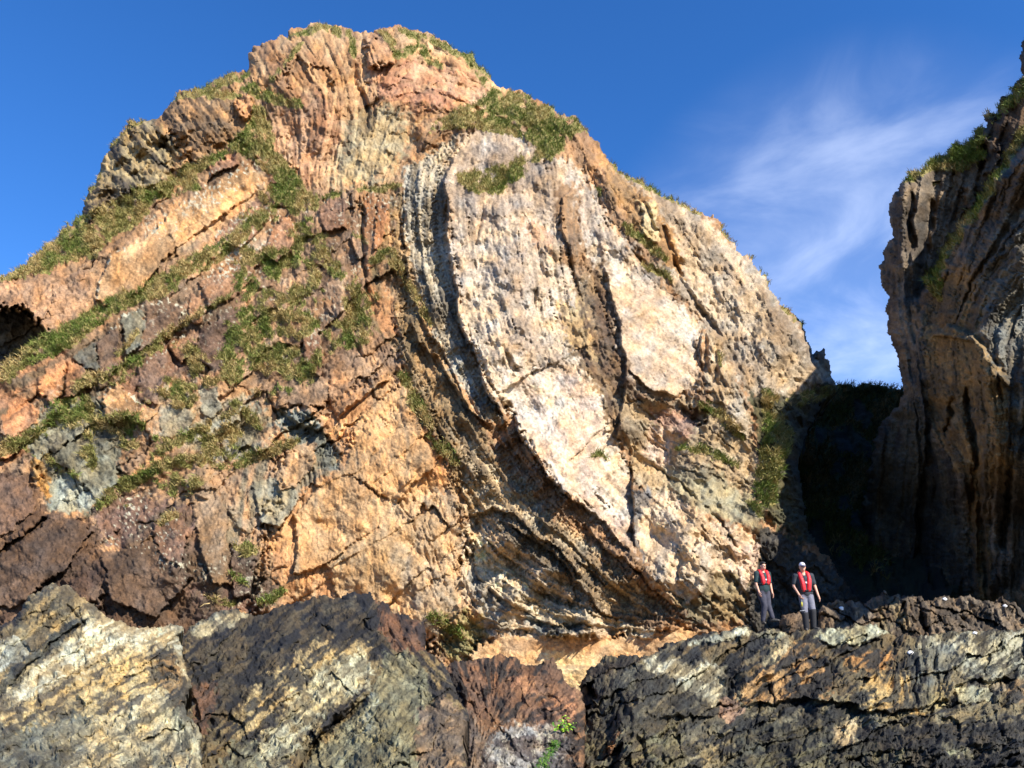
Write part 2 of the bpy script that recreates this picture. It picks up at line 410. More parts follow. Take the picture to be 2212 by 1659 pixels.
Lm.direction([
    [(0, 760), (200, 660), (400, 560), (590, 430)], [(0, 900), (150, 830), (330, 740), (520, 620)], [(0, 1000), (200, 870), (400, 760)], [(0, 620), (200, 520), (450, 350)],
    [(250, 1080), (450, 960), (640, 880), (830, 820)], [(50, 1300), (300, 1130)], [(300, 260), (430, 400)], [(400, 240), (500, 370)], [(240, 330), (330, 430)],
    [(715, 220), (712, 280), (690, 340), (660, 390)], [(620, 230), (640, 330), (700, 410)], [(600, 100), (640, 160), (690, 210)], [(760, 90), (780, 150), (790, 230)], [(825, 205), (885, 188), (950, 188), (1000, 215)],
    [(830, 150), (900, 120), (980, 150)], [(900, 60), (960, 110), (1060, 160), (1200, 240)], [(880, 240), (850, 320), (800, 410)], [(760, 260), (750, 360)],
    [(860, 430), (870, 560), (900, 700), (960, 830), (1040, 950), (1130, 1080), (1250, 1190), (1350, 1290)], [(800, 440), (810, 560), (840, 680), (900, 820), (980, 960), (1060, 1060)], [(740, 460), (760, 600), (800, 760)],
    [(1000, 290), (920, 340), (900, 420), (910, 540), (950, 640), (1020, 760), (1100, 900), (1210, 1060), (1370, 1200), (1470, 1310)],
    [(1050, 330), (1030, 450), (1040, 600), (1090, 760), (1180, 900), (1280, 1050)], [(1150, 400), (1170, 560), (1180, 700), (1270, 850), (1310, 1000)], [(1240, 380), (1240, 560), (1300, 760)],
    [(1330, 600), (1420, 650), (1510, 700)], [(1340, 700), (1430, 740), (1500, 780)], [(1370, 810), (1480, 850)],
    [(1290, 330), (1400, 480), (1480, 600), (1560, 720), (1620, 860)], [(1450, 450), (1560, 600), (1660, 780)], [(1600, 560), (1700, 720), (1780, 830)],
    [(1480, 870), (1560, 920), (1640, 1000)], [(1400, 980), (1560, 1060), (1640, 1120)], [(860, 850), (900, 1000), (950, 1150), (990, 1290)], [(700, 1000), (720, 1150), (700, 1270)], [(560, 1000), (540, 1150), (520, 1250)],
    [(1000, 1150), (1060, 1230), (1180, 1290), (1330, 1350)], [(1080, 1390), (1300, 1390), (1480, 1360)], [(1420, 1100), (1480, 1200), (1560, 1290)], [(1660, 1180), (1780, 1280)]])
X, Y = Lm.X, Lm.Y
st1 = Lm.lic(16, 70, 11); st2 = Lm.lic(7, 45, 23); st3 = Lm.lic(3.2, 22, 37); stc = Lm.lic(12, 60, 51)
b1 = fbm(Lm.shape, 40, 4, 61); b2 = fbm(Lm.shape, 12, 4, 62); b3 = fbm(Lm.shape, 4, 3, 63)
# --- zone weights
def zone(poly, f=25):
    w, m = Lm.mask(poly, f); z = np.zeros(Lm.shape, np.float32); z[w] = m; return z
Z_FOLD = zone([(1000, 285), (1090, 270), (1190, 330), (1260, 380), (1300, 430), (1360, 520), (1440, 620), (1505, 690), (1510, 840), (1420, 870), (1340, 850), (1320, 900), (1360, 1000), (1370, 1190), (1345, 1170), (1235, 1080), (1180, 1030), (1110, 900), (1050, 850), (1000, 720), (980, 600), (965, 450), (960, 380)], 12)
Z_SLAB2 = zone([(1310, 570), (1420, 620), (1505, 700), (1512, 840), (1420, 865), (1345, 800)], 8)
Z_SLAB1 = zone([(1060, 800), (1120, 810), (1240, 800), (1290, 820), (1315, 900), (1325, 980), (1300, 1060), (1240, 1070), (1190, 1030), (1120, 900), (1060, 850)], 10)
Z_BLOCK = zone([(-460, 500), (180, 470), (330, 400), (520, 290), (600, 340), (690, 440), (860, 430), (870, 640), (860, 800), (840, 880), (760, 960), (600, 1000), (560, 1300), (400, 1400), (-460, 1500)], 30)
Z_ORANGE = zone([(700, 880), (850, 800), (930, 900), (1000, 1050), (1010, 1300), (930, 1400), (560, 1340), (560, 1130), (620, 960)], 25)
Z_RIDGE = zone([(1280, 330), (1480, 430), (1650, 580), (1820, 830), (1700, 860), (1560, 880), (1500, 700), (1340, 440)], 15)
Z_SAND = zone([(1030, 1395), (1100, 1372), (1300, 1378), (1440, 1350), (1520, 1365), (1520, 1560), (1000, 1560)], 10)
Z_CALM = np.clip(zone([(1365, 870), (1500, 860), (1640, 900), (1660, 1150), (1620, 1300), (1500, 1345), (1440, 1320), (1370, 1190)], 20) + .7 * Z_RIDGE, 0, 1)
Z_BAND = zone([(850, 400), (905, 330), (985, 300), (960, 400), (985, 640), (1040, 790), (1110, 920), (1230, 1080), (1370, 1200), (1490, 1325), (1430, 1360), (1300, 1345), (1120, 1280), (1020, 1180), (980, 1060), (900, 900), (850, 700)], 12)
bed = Lm.lic(5.5, 220, 141, 26); bed2 = Lm.lic(11, 260, 143, 26)
Z_STRATA = np.clip(1 - Z_FOLD - Z_BLOCK - Z_ORANGE - Z_SAND, 0, 1)
# --- large forms (metres)
G = lambda x, y, sx, sy: np.exp(-((X - x) / sx) ** 2 - ((Y - y) / sy) ** 2)
Lm.h += 2.8 * G(1200, 800, 330, 460) + 1.5 * G(1230, 420, 230, 160) - 5.5 * sstep(1660, 1850, X) * sstep(1300, 1000, Y) - 1.6 * sstep(500, -150, X)
Lm.h += 1.2 * G(700, 150, 160, 120) + 1.0 * G(420, 300, 160, 110) + 1.5 * G(1500, 1200, 140, 190) - 1.3 * G(1390, 950, 90, 130) + 1.0 * G(820, 1050, 180, 200)
Lm.h += 2.5 * sstep(1000, 1350, Y) * sstep(700, 200, X) + 1.0 * G(500, 1180, 200, 120)
Lm.h += 0.45 * b1 * (1 - 0.6 * Z_FOLD - 0.5 * Z_ORANGE - 0.45 * Z_BLOCK - 0.8 * Z_SAND)
S = Lm.step_
# fold rim and the beds wrapped round it (proud side on the right of travel)
S([(1085, 905), (1050, 860), (1030, 800), (1000, 722), (985, 665), (977, 590), (972, 533), (963, 455), (955, 390), (985, 330)], 2.0, 200, 5)
S([(935, 690), (915, 600), (905, 520), (897, 440), (905, 360), (960, 300)], 0.7, 40, 4)
S([(1010, 880), (975, 800), (940, 740), (905, 690), (880, 620), (872, 520), (868, 430)], .8, 45, 4)
S([(1060, 930), (1010, 880), (960, 800), (905, 735), (880, 690)], 1.0, 40, 4)
S([(1234, 1078), (1209, 1057), (1181, 1035), (1153, 988), (1134, 957), (1109, 900)], 1.7, 130, 3, ends=4)
S([(1120, 1010), (1105, 960), (1085, 915), (1075, 880)], 0.5, 16, 3)
S([(1109, 900), (1075, 918)], 0.7, 14, 3, ends=3)
S([(1365, 1205), (1343, 1175), (1297, 1122), (1234, 1080), (1190, 1050)], 0.8, 60, 4)
S([(1263, 1265), (1201, 1190), (1156, 1160), (1109, 1107), (1062, 1094), (1012, 1107)], 0.75, 30, 3, up=0.2)
S([(1338, 1342), (1294, 1324), (1250, 1271), (1219, 1227), (1141, 1156), (1080, 1120)], 0.7, 26, 3, up=0.2)
S([(1490, 1322), (1453, 1302), (1406, 1274), (1375, 1234), (1313, 1187), (1260, 1140)], 0.8, 50, 4)
S([(1420, 1330), (1350, 1290), (1290, 1240), (1210, 1160), (1150, 1110)], 0.4, 14, 3)
S([(1180, 1230), (1120, 1190), (1070, 1150)], 0.35, 14, 3)
S([(1330, 1290), (1270, 1230), (1230, 1210)], 0.35, 12, 3)
S([(1300, 1180), (1230, 1120), (1170, 1070), (1130, 1020)], 0.35, 12, 3)
S([(1230, 1310), (1150, 1250), (1090, 1200), (1030, 1150)], 0.5, 25, 3)
S([(1180, 1060), (1120, 990), (1060, 930)], 0.5, 20, 3)
S([(1330, 960), (1345, 850), (1350, 760), (1330, 660), (1306, 575)], .75, 60, 5)
S([(1365, 1000), (1368, 1090), (1370, 1195)], -1.1, 60, 4)
S([(1480, 855), (1400, 845), (1350, 800)], 0.7, 40, 4)
S([(1525, 815), (1512, 770), (1508, 700)], 0.9, 26, 3)
S([(1240, 560), (1205, 500), (1215, 430), (1240, 400)], 0.8, 30, 5)
S([(1252, 600), (1240, 500), (1245, 440)], -0.5, 20, 4)
for ln, wd, dp in [([(1160, 610), (1155, 650), (1158, 680)], 3, 0.35), ([(1028, 560), (1032, 600)], 3, 0.3), ([(1045, 430), (1035, 500), (1030, 540)], 4, 0.3), ([(1515, 710), (1522, 760), (1528, 815)], 6, 0.8),
                   ([(1540, 750), (1550, 830)], 4, 0.5), ([(1380, 430), (1440, 540), (1480, 620), (1560, 740)], 5, 0.5), ([(1430, 480), (1445, 530), (1460, 560)], 7, 0.8), ([(1360, 530), (1450, 620)], 4, 0.4),
                   ([(770, 130), (768, 190), (790, 250), (775, 290)], 8, 1.0), ([(1065, 880), (1090, 905)], 4, 0.5), ([(1400, 1000), (1470, 1040), (1560, 1130), (1600, 1190)], 3, 0.4),
                   ([(1480, 870), (1500, 920), (1520, 930)], 9, 0.5), ([(830, 200), (790, 235), (770, 245)], 6, 0.8), ([(778, 440), (780, 540), (790, 620), (800, 650)], 4, 0.6), ([(870, 400), (860, 470), (880, 560)], 3, 0.4)]:
    Lm.crev(ln, wd, dp)
# beds of the left flank: long ledges dipping to the left, each stepping out below the turf
for ln, h, w_ in [([(600, 440), (470, 530), (380, 590), (300, 640), (210, 690), (100, 760)], -0.7, 60), ([(590, 440), (520, 330), (430, 390), (330, 460), (230, 540), (120, 590), (0, 620)], -0.6, 60),
                  ([(560, 560), (420, 640), (330, 700), (230, 770), (120, 840), (0, 920)], -0.5, 40), ([(520, 720), (400, 800), (300, 860), (150, 930), (0, 1010)], -0.5, 50),
                  ([(660, 870), (540, 950), (420, 1010), (300, 1080), (200, 1140)], -0.5, 50)]:
    S(ln, h, w_, 6)
# overhanging joints with their black triangles of shade
S([(732, 905), (765, 880), (818, 835), (850, 815)], -0.1, 10, 3)
S([(850, 812), (818, 836), (765, 880), (730, 908)], 0.8, 26, 3)
S([(718, 905), (690, 926), (640, 912), (600, 880)], 0.8, 30, 4, up=0.5)
S([(548, 948), (505, 984)], 0.4, 18, 3); S([(908, 1024), (876, 1058)], 0.45, 20, 3); S([(884, 1071), (864, 1092)], 0.4, 18, 3)
S([(460, 1080), (430, 1070), (410, 1060)], 0.4, 14, 3); S([(800, 1190), (750, 1210), (700, 1240)], 0.3, 20, 3)
S([(440, 470), (300, 560), (215, 600)], -0.1, 20, 3)
Lm.bump([(-460, 640), (52, 668), (72, 690), (104, 716), (78, 738), (52, 762), (30, 785), (-460, 880)], -5.0, 9)
Lm.bump([(590, 880), (640, 890), (700, 930), (735, 975), (730, 1005), (660, 960), (600, 905)], -0.5, 8)
for p, h in [([(195, 300), (260, 280), (320, 330), (300, 400), (210, 440)], -0.3), ([(640, 130), (700, 150), (720, 200), (640, 195), (610, 160)], -0.6), ([(450, 330), (470, 310), (525, 300), (500, 340)], -0.6), ([(340, 285), (395, 330), (420, 350), (360, 360)], -0.8),
             ([(505, 225), (540, 195), (550, 245), (530, 265)], 0.9), ([(1495, 875), (1535, 885), (1525, 920), (1500, 915)], -0.7), ([(790, 75), (830, 80), (850, 130), (800, 150)], 0.9),
             ([(1625, 1300), (1640, 1200), (1600, 1150), (1520, 1160), (1460, 1240), (1500, 1300)], 0.3), ([(390, 1020), (440, 1005), (470, 1060), (400, 1050)], 0.3)]:
    Lm.bump(p, h, 7)
# joints: blocks of rock with their own tilt
th = math.radians(-36); wu = Lm.WX * math.cos(th) + Lm.WY * math.sin(th); wv = -Lm.WX * math.sin(th) + Lm.WY * math.cos(th)
wob = 0.30 * vnoise(Lm.shape, 55, 71) + 0.16 * vnoise(Lm.shape, 17, 72) + 0.06 * vnoise(Lm.shape, 6, 74)
wuw = wu + 14 * vnoise(Lm.shape, 40, 75) + 5 * vnoise(Lm.shape, 11, 76)
de, rr, ox, oy = bricks(wuw, wv, 150, 58, 3, shear=0.5, wob=wob)
keep = sstep(-0.35, 0.35, fbm(Lm.shape, 28, 3, 79))
blk = 0.40 * (rr[0] - 0.5) * 2 + 1.0 * (rr[1] - 0.5) * ox + 1.0 * (rr[2] - 0.3) * oy - 0.40 * np.exp(-(de / 2.6) ** 2) * (0.25 + 0.75 * keep) * (rr[2] > .2)
deb, rb, oxb, oyb = bricks(wuw + 9, wv, 52, 27, 8, shear=0.6, wob=2 * wob)
blk2 = 0.16 * (rb[0] - 0.5) * 2 + 0.40 * (rb[1] - 0.5) * oxb + 0.36 * (rb[2] - 0.4) * oyb - 0.10 * np.exp(-(deb / 1.8) ** 2) * keep * (rb[2] > .5)
dec, rc2, oxc2, oyc2 = bricks(wuw + 70, wv + 5, 20, 12, 21, shear=0.8, wob=4 * wob)
pc = sstep(0.1, 0.8, fbm(Lm.shape, 30, 3, 83))
blk2 = blk2 + pc * (0.16 * (rc2[0] - .5) + 0.14 * (rc2[1] - .5) * oxc2)
patchy = sstep(-0.5, 0.6, fbm(Lm.shape, 45, 3, 73))
CELL, CELL2 = rr[0], rb[0]
blk = blk.astype(np.float32); blk2 = (blk2 * patchy).astype(np.float32)
# follow-the-bedding blocks elsewhere
f1c, fec, rc, oxc, oyc = vor(Lm.WX / 15 + 0.7 * st1, Lm.WY / 22, 19)
blk3 = 0.12 * (rc[0] - 0.5) * 2 + 0.2 * (rc[1] - 0.5) * oxc - 0.05 * np.exp(-(fec / 0.08) ** 2)
gl = np.tanh
fr3 = sstep(0.9, 1.9, st3); fr2 = sstep(1.1, 2.0, st2)
SLABS = [  # outline (its upper edge first), colour, how proud, tilt, pale upper edge
    ([(204, 647), (234, 560), (373, 460), (516, 365), (538, 378), (547, 421), (473, 473), (382, 534), (325, 604), (243, 669)], (206, 152, 100), .5, (-.1, .1), 4),
    ([(451, 360), (508, 308), (521, 313), (516, 348), (460, 378)], (172, 120, 90), .45, (.1, 0), 3), ([(564, 348), (582, 335), (603, 374), (608, 402), (588, 398)], (176, 120, 90), .4, (.1, 0), 4),
    ([(464, 512), (564, 434), (582, 424), (595, 443), (577, 482), (521, 534), (469, 525)], (164, 116, 88), .4, (.1, .05), 4), ([(564, 543), (595, 486), (625, 463), (642, 491), (634, 534), (603, 569)], (180, 122, 84), .5, (.15, .1), 0),
    ([(425, 614), (512, 560), (551, 562), (556, 599), (534, 630), (451, 666)], (166, 118, 86), .4, (-.05, .1), 2), ([(408, 638), (449, 668), (434, 697), (404, 688)], (202, 140, 94), .3, (.1, 0), 0),
    ([(312, 664), (360, 645), (395, 677), (369, 725), (304, 753)], (140, 104, 80), .3, (.1, .1), 3), ([(260, 692), (304, 666), (310, 745), (276, 762)], (130, 126, 110), .25, (-.1, .1), 2), ([(206, 736), (255, 705), (262, 790), (222, 818)], (134, 100, 78), .3, (.1, .1), 2),
    ([(82, 847), (104, 790), (139, 771), (139, 840), (122, 876)], (196, 134, 88), .45, (-.1, .1), 0), ([(146, 775), (174, 793), (208, 829), (163, 862), (143, 856)], (190, 130, 88), .4, (.15, .1), 0), ([(156, 769), (204, 738), (216, 800), (190, 803)], (118, 114, 102), .2, (.1, .1), 0),
    ([(4, 900), (48, 853), (87, 888), (82, 914), (26, 944), (4, 930)], (192, 128, 84), .4, (.1, .1), 0), ([(-70, 940), (0, 880), (20, 950), (-60, 1000)], (150, 116, 92), .3, (.1, .1), 0), ([(219, 845), (252, 823), (297, 864), (284, 896), (243, 909), (221, 892)], (192, 142, 94), .45, (.15, .1), 3),
    ([(278, 901), (304, 873), (341, 890), (304, 925)], (206, 148, 90), .35, (.1, .1), 0), ([(295, 792), (365, 749), (367, 808), (340, 879), (300, 857)], (134, 100, 80), .35, (0, .1), 2), ([(365, 742), (412, 710), (432, 721), (393, 788)], (192, 134, 90), .35, (.1, .1), 2),
    ([(434, 710), (512, 664), (527, 751), (473, 801), (425, 779), (410, 760)], (112, 84, 70), .2, (0, .1), 0), ([(430, 849), (469, 836), (484, 881), (456, 909), (434, 892)], (140, 134, 120), .35, (.1, .1), 3), ([(343, 942), (352, 894), (391, 877), (423, 907), (404, 944)], (150, 136, 112), .35, (.1, .05), 3),
    ([(651, 723), (681, 710), (703, 773), (694, 814), (651, 779)], (168, 114, 82), .4, (.2, .1), 2), ([(599, 823), (677, 788), (714, 838), (703, 884), (608, 875)], (162, 124, 94), .4, (.1, .1), 0), ([(716, 799), (746, 806), (770, 868), (733, 906), (712, 862)], (194, 140, 98), .35, (.15, .05), 0),
    ([(781, 428), (803, 419), (814, 560), (790, 582)], (180, 120, 78), .4, (.1, 0), 2), ([(807, 440), (833, 445), (831, 525), (805, 536)], (186, 122, 78), .4, (.1, 0), 2), ([(690, 452), (720, 415), (748, 439), (740, 491), (703, 501)], (164, 118, 92), .5, (.1, .1), 3),
    ([(505, 225), (540, 195), (552, 250), (528, 268)], (206, 144, 94), .6, (.25, -.25), 0), ([(785, 100), (800, 68), (828, 78), (850, 130), (808, 150)], (206, 152, 112), .5, (.2, 0), 0),
    ([(745, 1012), (775, 905), (868, 832), (900, 880), (938, 1010), (860, 1088)], (222, 166, 110), .35, (.1, -.05), 0), ([(640, 1112), (742, 1014), (850, 1090), (822, 1142), (700, 1222), (640, 1240)], (216, 162, 108), .25, (-.15, .05), 0),
    ([(548, 1044), (618, 1022), (652, 1080), (600, 1140), (556, 1130)], (170, 156, 130), .3, (.1, .1), 0), ([(590, 1010), (640, 962), (680, 950), (690, 1000), (640, 1060), (600, 1060)], (206, 160, 118), .25, (0, 0), 0), ([(700, 1225), (830, 1140), (860, 1100), (900, 1160), (840, 1300), (740, 1300)], (214, 166, 116), .15, (0, .1), 0),
    ([(110, 1000), (150, 960), (200, 960), (250, 990), (262, 1040), (220, 1090), (190, 1060), (140, 1010)], (140, 132, 112), .3, (.1, .1), 0), ([(-60, 1100), (0, 1040), (45, 1025), (80, 1090), (20, 1150), (-60, 1190)], (124, 92, 74), .4, (.1, .1), 0),
    ([(-60, 1290), (0, 1200), (120, 1110), (200, 1150), (150, 1220), (20, 1320)], (110, 84, 68), .45, (.1, .1), 0), ([(215, 1200), (330, 1170), (420, 1250), (330, 1330), (240, 1290)], (120, 92, 74), .35, (.15, .1), 0), ([(400, 1020), (450, 1010), (490, 1120), (500, 1260), (460, 1260), (420, 1120)], (168, 132, 100), .25, (.15, 0), 0),
    ([(330, 1130), (380, 1090), (410, 1150), (400, 1230), (350, 1200)], (148, 108, 86), .25, (.1, .1), 0), ([(500, 1180), (560, 1200), (540, 1290), (500, 1290)], (126, 100, 86), .3, (.1, .1), 0),
    ([(1385, 1096), (1441, 1074), (1515, 1139), (1541, 1226), (1524, 1270), (1480, 1304), (1398, 1226), (1372, 1161)], (228, 194, 162), .15, (.1, .1), 0), ([(1580, 1161), (1645, 1174), (1630, 1248), (1602, 1282)], (224, 186, 164), .15, (.05, 0), 0),
    ([(1558, 836), (1597, 844), (1615, 905), (1610, 940), (1576, 922)], (214, 188, 164), .25, (.15, 0), 0), ([(1375, 442), (1398, 436), (1418, 470), (1426, 522), (1402, 520)], (228, 198, 152), .3, (.1, 0), 0),
    ([(1038, 1131), (1051, 1174), (1107, 1239), (1168, 1283), (1237, 1313), (1320, 1339), (1420, 1354), (1415, 1374), (1255, 1345), (1168, 1345), (1107, 1300), (1038, 1255), (1020, 1183)], (236, 206, 170), .25, (0, 0), 0)]
for poly, colr, h, ti, ne in SLABS: Lm.flat(poly, .88, h, 2.5, ti)
Z_STACK = zone([(175, 480), (190, 380), (250, 280), (330, 262), (400, 300), (430, 360), (330, 420), (240, 445)], 14)
Lm.h += Z_STACK * (.45 * fbm(Lm.shape, 11, 3, 171) + .5 * blk2)
FK = 1 - Lm.flatm
Lm.h += Lm.slab + Z_BLOCK * FK * (0.7 * blk + 0.6 * blk2 + 0.02 * gl(1.6 * st2) - .10 * fr2)
Lm.h += Z_ORANGE * (0.2 + .8 * FK) * (0.45 * blk + 0.25 * blk2 - .10 * fr2)
Lm.h += Z_STRATA * (1 - .6 * Z_CALM) * (1 - .55 * Z_BAND) * (0.12 * gl(1.8 * st1) + 0.09 * gl(1.8 * st2) - 0.16 * fr2 + 0.9 * blk3 + 0.5 * blk2)
Lm.h += Z_BAND * (.10 * gl(2.2 * bed) + .12 * gl(2 * bed2)) - Z_CALM * Z_STRATA * .10 * fr2
crk = Lm.lic(9, 90, 91)
fold_k = Z_FOLD * (1 - 0.85 * Z_SLAB1) * (1 - 0.88 * Z_SLAB2)
Lm.h += fold_k * (0.03 * gl(1.5 * st1) + 0.03 * gl(1.8 * st2) + 0.07 * b2 + 0.14 * b1 + 0.5 * blk3 - 0.30 * sstep(1.7, 2.4, crk) - .08 * fr2) + Z_FOLD * 0.03 * b2
cross = np.minimum(np.abs(((Lm.WX * 0.35 + Lm.WY * 0.94) / 11) % 1 - 0.5), np.abs(((Lm.WX * 0.8 - Lm.WY * 0.6) / 19) % 1 - 0.5))
Lm.h -= 0.09 * np.maximum(Z_SLAB2, 0.3 * Z_SLAB1) * np.exp(-(cross / 0.06) ** 2) * sstep(-0.4, 0.6, b2)
hf = (-0.085 * fr3 * (1 - .55 * Lm.flatm) * (1 - .45 * Z_FOLD) * (1 - .5 * Z_SLAB1) * (1 - .5 * Z_SLAB2) + 0.045 * b3 * (1 - 0.3 * Z_FOLD - .4 * Z_SLAB1 - .4 * Z_SLAB2 - 0.3 * Z_ORANGE) * (1 - .6 * Lm.flatm) + 0.05 * b2 * Z_STRATA * (1 - .7 * Z_CALM) * (1 - .6 * Z_BAND) + 0.035 * vnoise(Lm.shape, 1.6, 64)) * (1 - 0.6 * Z_SAND)
# --- colours of the stone
p = Lm.paint
Lm.fill((194, 144, 102), (150, 114, 86))
p([(180, 480), (200, 250), (380, 190), (560, 190), (560, 320), (420, 390), (280, 440)], (196, 146, 98), (120, 92, 68))
p([(180, 480), (190, 280), (330, 250), (390, 330), (330, 420), (240, 440)], (184, 156, 112), (92, 78, 66), 14)
p([(530, 200), (540, 90), (690, 40), (900, 55), (1060, 150), (1250, 260), (1180, 260), (1000, 240), (880, 300), (860, 420), (760, 410), (690, 430), (620, 340), (590, 220)], (214, 166, 118), (170, 122, 84), 15)
p([(780, 130), (900, 130), (1060, 170), (1100, 210), (960, 240), (820, 220)], (218, 164, 120), (196, 134, 100), 20)
p([(740, 270), (830, 210), (880, 250), (870, 330), (800, 400), (720, 400)], (196, 168, 128), (140, 116, 86), 20)
p([(560, 320), (590, 240), (640, 200), (720, 220), (730, 300), (680, 400), (640, 390)], (212, 158, 116), (160, 110, 78), 15)
p([(180, 640), (290, 540), (420, 440), (530, 365), (590, 380), (570, 420), (420, 530), (330, 590), (200, 660)], (200, 148, 100), (164, 128, 92), 8)
p([(-460, 640), (180, 580), (200, 640), (110, 720), (-460, 800)], (190, 140, 102), (140, 104, 80), 12)
p([(560, 450), (680, 440), (860, 430), (860, 760), (800, 860), (640, 900), (520, 760), (480, 600)], (186, 142, 106), (138, 104, 80), 25)
p([(770, 420), (850, 430), (850, 640), (880, 760), (800, 700)], (188, 130, 84), (120, 98, 66), 12)
p([(-460, 820), (180, 730), (380, 640), (520, 640), (540, 760), (420, 860), (200, 980), (-460, 1040)], (176, 122, 86), (116, 92, 70), 20)
p([(230, 720), (520, 640), (520, 740), (380, 820), (290, 900)], (132, 96, 78), (110, 82, 62), 15, 0.8)
p([(340, 850), (500, 830), (600, 900), (560, 1000), (440, 1000), (330, 930)], (150, 138, 118), (170, 128, 92), 20)
p([(50, 900), (230, 850), (270, 980), (250, 1060), (180, 1115), (110, 1110), (70, 1040)], (146, 138, 118), (112, 102, 86), 10)
p([(105, 1040), (180, 1050), (230, 1060), (190, 1112), (110, 1112)], (164, 158, 140), (134, 128, 112), 9)
p([(60, 990), (100, 1000), (110, 1090), (80, 1060)], (204, 140, 60), (170, 130, 80), 6)
p([(-460, 1000), (50, 1020), (110, 1110), (210, 1130), (230, 1200), (330, 1230), (500, 1280), (560, 1400), (-460, 1560)], (116, 86, 66), (84, 62, 52), 12)
p([(200, 1110), (280, 1060), (500, 1120), (560, 1200), (640, 1240), (560, 1330), (450, 1330), (330, 1240), (230, 1180)], (136, 100, 84), (106, 82, 64), 14)
p([(440, 1000), (540, 1010), (640, 960), (700, 930), (740, 1010), (640, 1110), (560, 1240), (480, 1180), (440, 1080)], (190, 146, 110), (140, 124, 104), 14)
p([(590, 880), (650, 890), (700, 920), (740, 975), (735, 1015), (700, 1010), (640, 960), (600, 910)], (156, 148, 130), (112, 108, 98), 9)
p([(700, 900), (830, 820), (900, 870), (960, 960), (1010, 1060), (1000, 1180), (960, 1340), (830, 1330), (620, 1290), (560, 1200), (640, 1080), (740, 1010)], (224, 168, 112), (196, 138, 90), 15)
p([(780, 1250), (860, 1080), (1000, 1060), (1010, 1300), (960, 1400), (840, 1340)], (222, 176, 130), (178, 152, 124), 20, 0.8)
for q in [[(822, 1180), (838, 1180), (846, 1300), (832, 1300)], [(790, 1230), (800, 1200), (812, 1290)], [(935, 960), (955, 960), (950, 1030)]]: p(q, (222, 158, 60), (210, 160, 90), 5)
p([(850, 400), (900, 420), (900, 600), (960, 760), (1060, 960), (1200, 1140), (1360, 1300), (1300, 1330), (1140, 1200), (1000, 1100), (940, 960), (880, 800), (840, 640)], (196, 152, 106), (140, 110, 74), 14)
p([(960, 900), (1050, 960), (1150, 1080), (1300, 1200), (1440, 1320), (1330, 1350), (1150, 1260), (1020, 1110)], (222, 190, 152), (130, 108, 86), 14)
p([(870, 360), (990, 290), (965, 450), (980, 620), (1010, 760), (1090, 920), (1040, 900), (960, 780), (900, 620), (870, 480)], (202, 182, 160), (120, 106, 92), 8)
p([(1000, 285), (1090, 270), (1190, 330), (1260, 380), (1300, 430), (1360, 520), (1440, 620), (1505, 690), (1510, 840), (1420, 870), (1340, 850), (1330, 950), (1368, 1030), (1370, 1200), (1345, 1175), (1235, 1080), (1180, 1030), (1110, 900), (1050, 850), (1000, 720), (980, 600), (965, 450), (960, 360)], (222, 194, 170), (184, 156, 136), 14)
p([(1020, 290), (1200, 350), (1290, 430), (1280, 520), (1150, 470), (1000, 500), (970, 400)], (200, 172, 152), (158, 134, 118), 25)
p([(1050, 790), (1130, 810), (1260, 800), (1310, 900), (1325, 980), (1350, 1100), (1368, 1195), (1230, 1070), (1180, 1030), (1110, 900)], (232, 204, 182), (210, 174, 152), 16)
p([(1310, 580), (1420, 620), (1505, 700), (1512, 840), (1420, 865), (1345, 800)], (224, 196, 172), (196, 166, 144), 12)
p([(1200, 400), (1250, 400), (1260, 520), (1290, 600), (1250, 620), (1205, 540)], (172, 132, 98), (110, 84, 66), 10)
p([(1130, 470), (1200, 500), (1210, 560), (1150, 530)], (202, 142, 102), (190, 160, 130), 12, .7)
p([(1240, 620), (1310, 560), (1350, 780), (1380, 850), (1420, 870), (1330, 960), (1300, 860), (1230, 760)], (156, 124, 92), (110, 84, 66), 14)
p([(1190, 640), (1260, 660), (1290, 780), (1230, 740)], (220, 178, 122), (200, 160, 110), 14, .8)
p([(1290, 310), (1480, 430), (1650, 580), (1820, 830), (1720, 860), (1620, 860), (1540, 740), (1440, 600), (1340, 450)], (208, 180, 154), (164, 138, 116), 12)
p([(1270, 290), (1330, 350), (1460, 500), (1480, 600), (1420, 560), (1350, 470)], (196, 144, 88), (150, 112, 74), 10)
p([(1370, 440), (1415, 440), (1425, 520), (1400, 520)], (232, 200, 150), (214, 178, 126), 5)
p([(1600, 600), (1680, 640), (1740, 760), (1780, 840), (1700, 850), (1640, 740)], (200, 170, 140), (150, 124, 102), 15)
p([(1510, 700), (1560, 740), (1620, 880), (1620, 1000), (1540, 900)], (210, 184, 158), (170, 142, 114), 12)
p([(1330, 870), (1500, 860), (1620, 940), (1650, 1060), (1560, 1120), (1440, 1100), (1370, 1060)], (192, 162, 128), (146, 122, 98), 14)
p([(1400, 880), (1520, 880), (1500, 940), (1430, 960)], (190, 146, 126), (150, 116, 98), 14)
p([(1400, 920), (1460, 930), (1440, 1000), (1390, 990)], (226, 190, 166), (200, 160, 130), 9)
p([(1420, 1010), (1540, 1010), (1650, 1100), (1640, 1150), (1500, 1100)], (180, 164, 134), (134, 118, 96), 10)
p([(1370, 1090), (1440, 1060), (1530, 1120), (1640, 1150), (1640, 1240), (1590, 1340), (1490, 1330), (1400, 1260)], (230, 196, 168), (200, 166, 136), 12)
p([(1365, 1060), (1400, 1060), (1440, 1200), (1420, 1260), (1370, 1190)], (150, 138, 134), (110, 102, 104), 8)
p([(1450, 1290), (1550, 1240), (1630, 1240), (1610, 1340), (1500, 1340)], (176, 146, 104), (130, 110, 84), 12)
